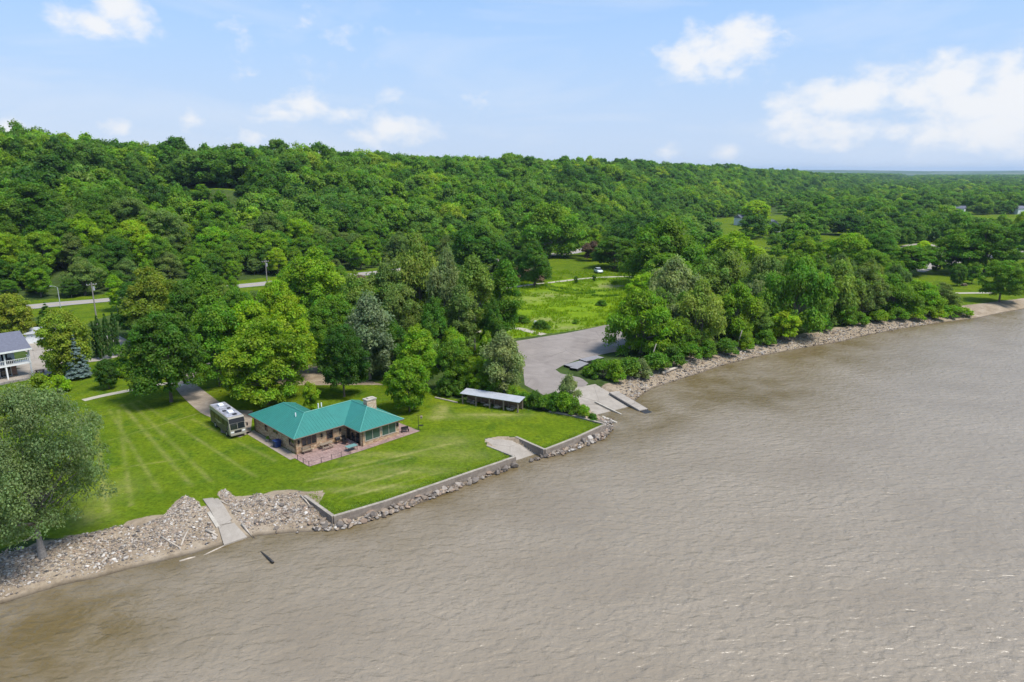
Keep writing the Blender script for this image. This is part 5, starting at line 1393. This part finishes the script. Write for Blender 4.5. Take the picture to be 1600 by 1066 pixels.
for px, py, qx, qy, zz, w_, lb in [(283,853,295,832,.75,.16,'pale straight plank standing out on the rubble bank'),(252,843,282,856,.7,.14,'pale driftwood stick crossing the plank'),(378,820,397,836,.9,.2,'grey plank beside the broad lower slab'),(322,833,340,839,.6,.22,'short driftwood log left of the lower slab'),(318,866,350,852,.2,.16,'stranded pole at the waterline below the slabs'),(280,876,305,869,.15,.2,'stranded log at the waterline further left'),(340,783,355,790,2.0,.12,'bleached branch at the top of the rubble'),(470,778,484,790,1.6,.16,'weathered timber leaning by the seawall end'),
   (1065,570,1102,562,1.2,.22,'long pale driftwood log lying on the far stony bank'),(1035,585,1058,577,1.3,.5,'flat drift timber on the far stony bank'),(1155,552,1170,545,1.2,.2,'short pale log below the bright bank tree'),(1185,550,1200,546,1.2,.18,'drift log at the foot of the tallest willow'),(992,592,1010,606,1.2,.1,'dark bent branch on the gravel near the boat dock')]:
    (x0, y0), (x1, y1) = Gs(px, py, zz), Gs(qx, qy, zz)
    r_w = w_ * .75
    o = MB().tube([(x0, y0, gz(x0,y0) + r_w*.9), ((x0+x1)/2 + random.uniform(-.1,.1), (y0+y1)/2, (gz(x0,y0)+gz(x1,y1))/2 + r_w*1.2), (x1, y1, gz(x1,y1) + r_w*.9)], [r_w, r_w*.85, r_w*.6], 7).build('driftwood_log', M['driftwood'], smooth=True)
    tag(o, lb, 'driftwood', 'driftwood on the banks')
(x0, y0), (x1, y1) = G(405,858,WZ+.1), G(427,880,WZ+.1)
tag(MB().tube([(x0,y0,WZ-.15),((x0+x1)/2,(y0+y1)/2,WZ+.08),(x1,y1,WZ+.2)], [.11,.12,.13], 8).build('floating_log', M['wetwood'], smooth=True), 'black wet log poking out of the river off the slabs', 'log')
# bare leaning trunks on the far bank
for px, py, qx, qy, lb in [(1013,575,1024,545,'bare pale trunk leaning out of the bank bushes, near the boat dock'),(1152,543,1158,523,'bare pale trunk under the second riverside willow')]:
    x0, y0 = G(px, py); x1 = G(qx, py)[0]; zt = top_z(qy, y0)
    tag(MB().tube([(x0,y0,2.0),((x0*.6+x1*.4),y0+.2,2.2+(zt-2.2)*.5),(x1,y0+.3,zt+1)], [.2,.15,.09], 7).build('dead_tree', M['bark_grey'], smooth=True), lb, 'dead trunk', 'bare trunks on the far bank')

# ------------------------------------------------------------------ boat ramp fittings
def beam_px(name, a, b, za, zb, w, h, mat, label, cat, group=None):
    (x0,y0),(x1,y1) = G(*a, za), G(*b, zb); d_ = Vector((x1-x0, y1-y0, zb-za)); l_ = d_.length
    mb = MB().box(0, l_, -w/2, w/2, -h, 0); o = mb.build(name, mat, bevel=.02)
    o.location = (x0, y0, za); o.rotation_euler = d_.to_track_quat('X', 'Z').to_euler()
    return tag(o, label, cat, group)
beam_px('ramp_kerb', (930,627), (971,647), 1.75, WZ+.1, .28, .3, M['concrete'], 'long kerb dividing the boat ramp lanes', 'kerb')
beam_px('ramp_kerb', (941,650), (964,660), 1.5, WZ+.08, .4, .5, M['concrete'], 'short pale kerb at the water end beside the hedge', 'kerb')
t_ = tag(empty('boat_dock', (0,0,0)), 'narrow pale boarding dock sloping into the river beside the boat ramp', 'dock')
(x0,y0),(x1,y1) = G(958,612,2.1), G(1006,640,WZ+.25)
d_ = Vector((x1-x0, y1-y0, WZ+.25-2.1)); l_ = d_.length; eul = d_.to_track_quat('X', 'Z').to_euler()
for k in range(6):
    o = MB().box(l_*k/6+.02, l_*(k+1)/6-.02, -.85, .85, -.14, 0).build('deck_panel', M['drive'], t_, bevel=.015); o.location = (x0,y0,2.1); o.rotation_euler = eul
o = MB().box(0, l_, -.95, -.86, -.3, -.02).box(0, l_, .86, .95, -.3, -.02).build('side_rail', M['concrete_dark'], t_); o.location = (x0,y0,2.1); o.rotation_euler = eul
o = MB().box(l_, l_+1.5, -.8, .8, -.35, -.12).build('float', M['wetwood'], t_); o.location = (x0,y0,2.1); o.rotation_euler = eul
for i, (a, b, w_, lb) in enumerate([((886,575),(913,568),1.9,'grey dock section stacked on the grass, nearest the ramp lane'),((896,580),(914,571),1.7,'grey dock section lying askew against its neighbour'),((910,568),(938,562),2.2,'grey dock section farthest along the grass, under the willow')]):
    a_, b_ = Vector(G(*a)), Vector(G(*b)); d2 = b_ - a_; an = math.atan2(d2.y, d2.x); l2 = d2.length
    t_ = tag(empty('dock_section', (a_.x, a_.y, 2.22), an), lb, 'dock section', 'dock sections stored on the grass')
    n_ = 8
    for k in range(n_): MB().box(l2*k/n_+.01, l2*(k+1)/n_-.01, -w_/2, w_/2, .42 + .12*i, .47 + .12*i).build('plank', plain('grey_deck', (.23,.22,.225), .8, var=.2) if (i == 0 and k == 0) else bpy.data.materials['grey_deck'], t_)
    for s_ in (-1, 1): MB().box(0, l2, s_*w_/2-.06, s_*w_/2+.06, .05, .41 + .12*i).build('float', M['black'], t_)
# white post sign at the car park corner
x_, y_ = G(836, 512)
t_ = tag(empty('sign_post', (x_, y_, gz(x_, y_)), .3), 'small white post sign at the meadow corner of the car park', 'sign')
MB().box(-.08,.08,-.08,.08,0,1.6).build('post', M['wood'], t_); MB().box(-.35,.35,-.12,-.085,1.0,1.9).build('board', M['white'], t_)

# ------------------------------------------------------------------ poles and wires by the highway
def pole(px, base, top, label, arm=True, name='utility_pole'):
    x_, y_ = G(px, base); hh = top_z(top, y_) - 2.2
    t_ = tag(empty(name, (x_, y_, gz(x_, y_)), .9), label, 'pole')
    if arm:
        MB().tube([(0,0,-.3),(0,0,hh)], [.2,.13], 8).build('pole', M['bark_grey'], t_)
        MB().box(-1.2,1.2,-.06,.06,hh-.7,hh-.58).build('crossarm', M['bark_grey'], t_)
        for k in (-1.1,-.4,.4,1.1): MB().tube([(k,0,hh-.58),(k,0,hh-.35)], .06, 6).build('insulator', M['white'], t_)
        MB().tube([(.45,.2,hh-2.2),(.45,.2,hh-1.2)], .26, 8).build('transformer', M['tin'], t_)
    else:
        MB().tube([(0,0,-.3),(0,0,hh-.6)], [.13,.09], 8).build('post', M['tin'], t_)
        MB().tube([(0,0,hh-.7),(-.5,0,hh-.25),(-1.5,0,hh)], .05, 6).build('arm', M['tin'], t_)
        MB().box(-2.0,-1.4,-.13,.13,hh-.08,hh+.08).build('lamp_head', M['tin'], t_, bevel=.03)
    return Vector((x_, y_, 2.2 + hh - .35))
pA = pole(153, 512, 441, 'grey wooden utility pole with crossarm by the evergreen columns')
pB = pole(95, 482, 446, 'pale street lamp with curved arm beside the highway', False, 'street_lamp')
pC = pole(420, 470, 405, 'utility pole hidden among the trees by the highway gap')
pD = pole(-120, 540, 455, 'utility pole just off the left side of the picture')
pE = pole(640, 448, 396, 'far utility pole among trees beside the highway')
wi = 0
for a_, b_, span in [(pD,pA,'left of the pole by the evergreens'),(pA,pC,'from the evergreens to the highway gap'),(pC,pE,'beyond the highway gap')]:
    for k, dz in enumerate((0, -.1, -1.8)):
        off = Vector((.5 - k * .5, .3 * k, dz)); pts_ = []
        for i in range(13):
            t0 = i / 12; p0 = (a_ + off).lerp(b_ + off, t0); p0.z -= 1.3 * 4 * t0 * (1 - t0) * .5; pts_.append(p0)
        o = MB().tube(pts_, .022, 4).build('power_line', M['black']); wi += 1
        tag(o, '%s overhead wire %s' % (['front', 'back', 'lower'][k], span), 'wire', 'overhead wires along the highway')

# ------------------------------------------------------------------ cars and park things far off
def car(px, py, rz, col, label, z=None, s=1.0):
    x_, y_ = G(px, py); t_ = tag(empty('parked_car', (x_, y_, gz(x_, y_) + .12), rz), label, 'car'); t_.scale = (s, s, s)
    paint = plain('car_paint', col, .3, spec=.5, var=.03, coat=.5)
    MB().extrude_y([(-2.1,.35),(2.1,.35),(2.15,.7),(1.9,.95),(1.0,1.05),(-1.8,1.08),(-2.15,.9)], -.88, .88).build('body', paint, t_, bevel=.06)
    mb = MB(); mb.add([(-1.75,-.8,1.06),(1.05,-.8,1.04),(1.05,.8,1.04),(-1.75,.8,1.06),(-1.3,-.62,1.5),(.25,-.62,1.5),(.25,.62,1.5),(-1.3,.62,1.5)], [(0,1,5,4),(1,2,6,5),(2,3,7,6),(3,0,4,7)])
    mb.build('windows', M['glass'], t_)
    MB().box(-1.32, .28, -.64, .64, 1.5, 1.56).build('roof', paint, t_, bevel=.02)
    for a_ in (-1.35, 1.35):
        for s_ in (-1, 1): MB().tube([(a_, s_*.7, .32), (a_, s_*.92, .32)], .33, 12).build('wheel', M['tyre'], t_)
    for s_ in (-1, 1): MB().box(2.08, 2.17, s_*.65-.18, s_*.65+.18, .66, .8).build('headlight', M['white'], t_)
    return t_
car(935, 427, -1.4, (.62,.68,.68), 'small white car parked on the grass beyond the meadow path', s=1.25)
car(1452, 398, .3, (.70,.70,.72), 'white car on the curved park drive')
car(1596, 392, .2, (.45,.50,.58), 'pale blue-grey car on the park road at the picture edge')
car(1540, 402, .2, (.6,.6,.6), 'silver car half hidden behind the large park tree')
x_, y_ = G(1580, 372)
t_ = tag(empty('park_shelter', (x_, y_, gz(x_, y_)), .3), 'little brown-roofed park shelter far off near the lime tree', 'shelter')
for sx in (-3, 3):
    for sy in (-2, 2): MB().box(sx-.15, sx+.15, sy-.15, sy+.15, 0, 2.6).build('post', M['white'], t_)
MB().add([(-4,-3,2.6),(4,-3,2.6),(4,3,2.6),(-4,3,2.6),(-2,0,4.6),(2,0,4.6)], [(0,1,5,4),(1,2,5),(2,3,4,5),(3,0,4),(0,3,2,1)]).build('roof', plain('brown_roof', (.13,.075,.05), .8), t_)
MB().box(-2.8,2.8,1.7,1.85,0,1.6).build('wall', M['siding'], t_)
x_, y_ = G(1506, 447); tt = tag(empty('picnic_table', (x_, y_, gz(x_, y_)), .3), 'dark picnic table on the park grass between two small trees', 'table')
MB().box(-.95,.95,-.4,.4,.7,.76).build('table_top', M['wood'], tt)
for s_ in (-1, 1): MB().box(-.95,.95,s_*.7-.14,s_*.7+.14,.42,.46).build('seat', M['wood'], tt); MB().box(s_*.6-.05,s_*.6+.05,-.75,.75,0,.42).build('leg', M['wood'], tt); MB().box(s_*.6-.05,s_*.6+.05,-.3,.3,.42,.7).build('upright', M['wood'], tt)
# houses showing through the trees on the plain
for i, (px, py, lb) in enumerate([(1160,352,'far white house in the trees near the bluff foot'),(1207,362,'far white shed beside the yellow-green round tree'),(1497,335,'far white house deep in the wooded plain'),(1590,335,'far pale house in the woods at the picture edge')]):
    x_, y_ = G(px, py); t_ = tag(empty('far_house', (x_, y_, gz(x_, y_)), .4 + i), lb, 'house', 'far houses in the trees')
    MB().box(-5,5,-4,4,-.3,5.5).build('wall', M['siding'], t_)
    MB().add([(-5.4,-4.5,5.5),(5.4,-4.5,5.5),(5.4,4.5,5.5),(-5.4,4.5,5.5),(-5.4,0,8),(5.4,0,8)], [(0,1,5,4),(2,3,4,5),(0,4,3),(1,2,5),(0,3,2,1)]).build('roof', M['shingle'], t_)
    for k in (-3, 0, 3): MB().box(k-.6,k+.6,-4.06,-4.0,2.5,4.2).build('window', M['glass'], t_)

# ------------------------------------------------------------------ stones
m, nt, bs, lk = new_mat('bank_stone')
at = node(nt, 'ShaderNodeAttribute', attribute_name='stone'); geo = node(nt, 'ShaderNodeNewGeometry')
n_ = noise(nt, lk, geo.outputs['Position'], 3.0, 6, .7)
c = mixc_(nt, lk, 1.0, at.outputs['Color'], mapr(nt, lk, n_, .25, .75, .75, 1.25), 'MULTIPLY')
spz = node(nt, 'ShaderNodeSeparateXYZ'); lk(geo.outputs['Position'], spz.inputs[0])
c = mixc_(nt, lk, 1.0, c, mapr(nt, lk, spz.outputs[2], 1.05, 1.2, .28, 1.0), 'MULTIPLY')   # dark wet band at the waterline
lk(c, bs.inputs['Base Color']); bs.inputs['Roughness'].default_value = .85
M['stone'] = m
def ico(sub):
    bm = bmesh.new(); bmesh.ops.create_icosphere(bm, subdivisions=sub, radius=1); V = np.array([v.co[:] for v in bm.verts]); F0 = np.array([[v.index for v in f.verts] for f in bm.faces]); bm.free(); return V, F0
IV, IF = ico(1); IV2, IF2 = ico(2)
STONE_C = np.array([(.28,.235,.19),(.33,.285,.24),(.23,.18,.135),(.42,.37,.315),(.32,.23,.165),(.18,.15,.125),(.10,.088,.08),(.35,.27,.195),(.48,.44,.39),(.13,.11,.09)])
def stones_mesh(name, P, size, seed, dark=1.0):
    r = np.random.default_rng(seed); n = len(P)
    sc3 = size[:, None] * r.uniform(.6, 1.25, (n, 3)) * np.array([1.0, 1.0, .55])
    nv = len(IV)
    jit = 1 + r.uniform(-.28, .28, (n, nv, 1))
    V = IV[None] * jit * sc3[:, None]
    a = r.uniform(0, 6.28, n); ca, sa = np.cos(a)[:, None], np.sin(a)[:, None]
    tl = r.normal(0, .35, n)[:, None]
    V = np.stack([V[..., 0]*ca - V[..., 1]*sa, V[..., 0]*sa + V[..., 1]*ca, V[..., 2] + V[..., 0]*tl], -1)
    V = V + P[:, None]
    Fc = IF[None] + (np.arange(n) * nv)[:, None, None]
    me = fast_mesh(name, V.reshape(-1, 3), Fc.reshape(-1, 3))
    c = STONE_C[r.integers(0, len(STONE_C), n)] * r.uniform(.75, 1.15, (n, 1)) * dark
    set_col(me, 'stone', np.repeat(c, nv, 0)); me.materials.append(M['stone'])
    return me
r = np.random.default_rng(77)
def bank_points(n, lo, hi, cond, bias=1.0):
    P = np.column_stack([r.uniform(lo[0], hi[0], n), r.uniform(lo[1], hi[1], n)])
    z, sd, s, wl, ww, yd = ground_z(P, raw=True)
    k = cond(P, sd, wl, ww, yd); return P[k], z[k], sd[k]
def left_cond(P, sd, wl, ww, yd):
    edge = 8.2 + .9 * wob(P[:,0], P[:,1], 5)
    strip_ = wl & (sd > .8) & (sd < edge)
    up = np.zeros(len(P), bool)
    for q in ([(276,782),(290,774),(310,784),(318,800),(250,812)], [(340,768),(352,764),(372,780),(462,781),(486,800),(350,800)]): up |= inside(P, np.array([G(*p) for p in q]))
    patch = r.uniform(size=len(P)) < np.clip(.75 + .45 * wob(P[:,0], P[:,1], 6.5, 4), .25, 1) * np.where(sd < 1.7, .25, 1)
    slabq = ~inside(P, np.array(q_slab))
    return (strip_ | up) & patch & slabq & ~yd & (P[:, 0] > -75)
q_slab = [G(314,781,2.2), G(343,779,2.2), G(390,836,1.15), G(346,856,1.1)]
P, z, sd = bank_points(130000, (-75, 50), (-20, 84), left_cond)
size = np.clip(r.lognormal(-2.6, .5, len(P)), .035, .26)
o = link_mesh('riprap_stones', stones_mesh('riprap_stones', np.column_stack([P, z + size * .12]), size, 1)); tag(o, 'pale broken riprap stones covering the left river bank', 'stones', kind='stuff')
P, z, sd = bank_points(60000, (15, 112), (120, 200), lambda P, sd, wl, ww, yd: (~wl) & (~ww) & (sd > .1) & (sd < 5.6) & (P[:,0] > 20) & (r.uniform(size=len(P)) < .9))
size = np.clip(r.lognormal(-1.95, .4, len(P)), .08, .5)
o = link_mesh('shingle_stones', stones_mesh('shingle_stones', np.column_stack([P, z + size * .2]), size, 2, .80)); tag(o, 'grey shingle stones along the far river bank', 'stones', kind='stuff')
wp_ = np.array([WALL_A[0]] + WALL_A[1:]); 
P, z, sd = bank_points(30000, (-27, 70), (20, 110), lambda P, sd, wl, ww, yd: ww & ~yd & (sd > .05) & (sd < 4) & ~inside(P, SLIP) & ~inside(P, BOAT))
dw = np.minimum(seg_dist(P, WALL_A)[0], seg_dist(P, WALL_B)[0])
k = (dw > .35) & (r.uniform(size=len(P)) < np.where(sd < 1.6, .75, .25)); P, z, sd = P[k], z[k], sd[k]
size = np.clip(r.lognormal(-1.55, .42, len(P)), .1, .5)
o = link_mesh('toe_stones', stones_mesh('toe_stones', np.column_stack([P, z + size * .3]), size, 3, .85)); tag(o, 'small dark stones packed along the foot of the seawall', 'stones', kind='stuff')
print('stones', sum(len(o_.data.polygons) for o_ in bpy.data.objects if o_.name.endswith('_stones')))
# the larger boulders one by one
B_SH = []
for i in range(7):
    rr_ = np.random.default_rng(200 + i)
    V = IV2 * (1 + rr_.uniform(-.13, .13, (len(IV2), 1)))
    for k in range(11):
        d_ = unit(1, rr_)[0]; h_ = rr_.uniform(.36, .68); t_ = V @ d_; V = V - np.maximum(t_ - h_, 0)[:, None] * d_
    me = fast_mesh('boulder', V * np.array([1, .8, .62]), IF2); set_col(me, 'stone', np.tile(STONE_C[[0,2,5,1,4,7,5][i]] * rr_.uniform(.7, 1.0), (len(V), 1))); me.materials.append(M['stone']); B_SH.append(me)
line = np.array(SHORE_W[:-1]); rb_ = random.Random(12); seglen = np.hypot(*np.diff(line, axis=0).T); cum = np.concatenate([[0], np.cumsum(seglen)])
for i in range(190):
    s_ = rb_.uniform(0, cum[-1]); x_, y_ = np.interp(s_, cum, line[:, 0]), np.interp(s_, cum, line[:, 1])
    j = min(np.searchsorted(cum, s_) - 1, len(line) - 2); d_ = line[j+1] - line[j]; nn_ = np.array([-d_[1], d_[0]]) / np.hypot(*d_)
    o_ = rb_.uniform(-.1, 1.2); x_, y_ = x_ + nn_[0] * o_, y_ + nn_[1] * o_
    if inside([(x_, y_)], SLIP)[0] or inside([(x_, y_)], YARD)[0]: continue
    sz = rb_.choice([.3,.38,.45,.52,.65,.8])
    o = link_mesh('boulder', rb_.choice(B_SH)); o.location = (x_, y_, max(gz(x_, y_), WZ) + sz * .28); o.scale = (sz, sz, sz); o.rotation_euler = (rb_.uniform(-.4,.4), rb_.uniform(-.4,.4), rb_.uniform(0, 6.28))
    tag(o, None, 'boulder', 'boulders along the seawall')
    PENDING.append((o, '%s boulder at the seawall foot %s' % ('big' if sz > .5 else 'middling' if sz > .36 else 'small', column(800 + FPX * x_ / (y_ * math.cos(PITCH) + 41 * math.sin(PITCH)), [(565, 'near the rubble corner'), (615, 'below the patio'), (665, 'below the house'), (715, 'below the bird feeder'), (765, 'below the round lawn tree'), (815, 'before the slipway'), (885, 'past the slipway'), (2000, 'by the boat ramp')])), 800 + FPX * x_ / y_, y_))
for i in range(40):
    px, py = rb_.uniform(370, 510), rb_.uniform(790, 826); x_, y_ = G(px, py, 1.6); sz = rb_.choice([.22,.3,.36,.45])
    if inside([(x_, y_)], YARD)[0] or inside([(x_, y_)], np.array(q_slab))[0]: continue
    o = link_mesh('boulder', rb_.choice(B_SH)); o.location = (x_, y_, gz(x_, y_) + sz * .3); o.scale = (sz, sz, sz); o.rotation_euler = (rb_.uniform(-.4,.4), rb_.uniform(-.4,.4), rb_.uniform(0, 6.28))
    tag(o, None, 'boulder', 'boulders beside the concrete slabs')
    PENDING.append((o, '%s boulder in the rubble %s' % ('big' if sz > .4 else 'middling' if sz > .25 else 'small', column(px, [(420, 'beside the slabs'), (465, 'midway to the seawall'), (2000, 'near the seawall')])), px, y_))

settle_labels()
# ------------------------------------------------------------------ tall grass and weeds (uncountable)
def tufts(name, P, hgt, cols, seed, label, blades=7):
    r = np.random.default_rng(seed); n = len(P); N = n * blades
    base = np.repeat(P, blades, 0) + np.column_stack([r.normal(0, .16, (N, 2)), np.zeros(N)])
    h = np.repeat(hgt, blades) * r.uniform(.6, 1.2, N); a = r.uniform(0, 6.28, N); w = .05 + .06 * h
    dx, dy = np.cos(a) * w, np.sin(a) * w; lx, ly = r.normal(0, .28, N) * h, r.normal(0, .28, N) * h
    V = np.empty((N, 3, 3)); V[:, 0] = base + np.column_stack([dx, dy, -.05 * np.ones(N)]); V[:, 1] = base - np.column_stack([dx, dy, .05 * np.ones(N)]); V[:, 2] = base + np.column_stack([lx, ly, h])
    me = fast_mesh(name, V.reshape(-1, 3), np.arange(N * 3).reshape(-1, 3)); v = r.normal(1, .2, N).clip(.5, 1.6); hu = .5 + r.normal(0, .012, N)
    set_col(me, 'leaf', np.repeat(np.stack([v, hu, v], 1), 3, 0)); o = link_mesh(name, me, M['leaf']); o.color = (*cols, 1)
    return tag(o, label, 'grass', kind='stuff')
r = np.random.default_rng(91)
lo, hi = MEADOW.min(0), MEADOW.max(0); P = r.uniform(lo, hi, (26000, 2)); P = P[inside(P, MEADOW)]
lotm = ~inside(P, np.array(LOT)); pth = seg_dist(P, [G(*p) for p in [(700,466),(760,456),(800,450),(870,440.5),(930,434.5),(975,432.5),(1010,434),(1050,440)]])[0] > 1.6
patchy = wob(P[:,0], P[:,1], 14, 2) + .6 * wob(P[:,0], P[:,1], 6, 1) > -.1
P = P[lotm & pth & patchy]; tufts('meadow_grass', np.column_stack([P, ground_z(P)]), r.uniform(.25, .75, len(P)) * (1 + .5 * (wob(P[:,0], P[:,1], 11, 5) > .3)), (.25,.355,.016), 5, 'tall bright meadow grass beyond the car park')
dk = []
for ln_ in ([(848,447),(880,452),(920,455),(970,452),(1000,446)], [(858,453),(885,458),(905,460),(930,457)], [(925,462),(945,464),(965,462)]):
    cc = catmull([G(*p) for p in ln_], 40); dk.append(cc + r.normal(0, .3, cc.shape))
dk = np.vstack(dk); tufts('ditch_weeds', np.column_stack([dk, ground_z(dk)]), r.uniform(.4, .9, len(dk)), (.11,.22,.022), 7, 'dark rows of tall weeds along the meadow ditches', 9)
# ragged fringe of grass above the walls and the rubble
Pf = []
for lnn, sd_, n_ in [(WALL_A[1:], .45, 700), (WALL_B, .45, 350), (WALL_A[:2], .5, 150), (WALL_C, .5, 250)]:
    L_ = np.array(lnn); sl_ = np.hypot(*np.diff(L_, axis=0).T); cu = np.concatenate([[0], np.cumsum(sl_)]); s_ = r.uniform(0, cu[-1], n_)
    q_ = np.column_stack([np.interp(s_, cu, L_[:, 0]), np.interp(s_, cu, L_[:, 1])]); j = np.clip(np.searchsorted(cu, s_) - 1, 0, len(L_) - 2); d_ = (L_[1:] - L_[:-1])[j]; nn_ = np.column_stack([-d_[:, 1], d_[:, 0]]) / np.hypot(d_[:, 0], d_[:, 1])[:, None]
    Pf.append(q_ + nn_ * (sd_ + np.abs(r.normal(0, .35, n_)))[:, None])
Pf = np.vstack(Pf); tufts('fringe_grass', np.column_stack([Pf, ground_z(Pf)]), r.uniform(.06, .2, len(Pf)), (.24,.32,.04), 6, 'ragged grass fringe along the seawall and rubble edge', 5)

# ------------------------------------------------------------------ air
m = bpy.data.materials.new('hazy_air'); m.use_nodes = True; nt = m.node_tree; nt.nodes.clear()
ho = node(nt, 'ShaderNodeOutputMaterial'); pv = node(nt, 'ShaderNodeVolumePrincipled')
pv.inputs['Color'].default_value = (.62, .80, 1.0, 1); pv.inputs['Density'].default_value = HAZE; pv.inputs['Anisotropy'].default_value = .25
nt.links.new(pv.outputs[0], ho.inputs['Volume'])
zt = max(float(ZZ.max()) + 32, 130)
if HAZE > 0:
    o = MB().box(-17000, 19000, -2200, 19500, -6, zt).build('haze', m); tag(o, 'thin bluish summer haze over the valley', 'haze', kind='stuff')
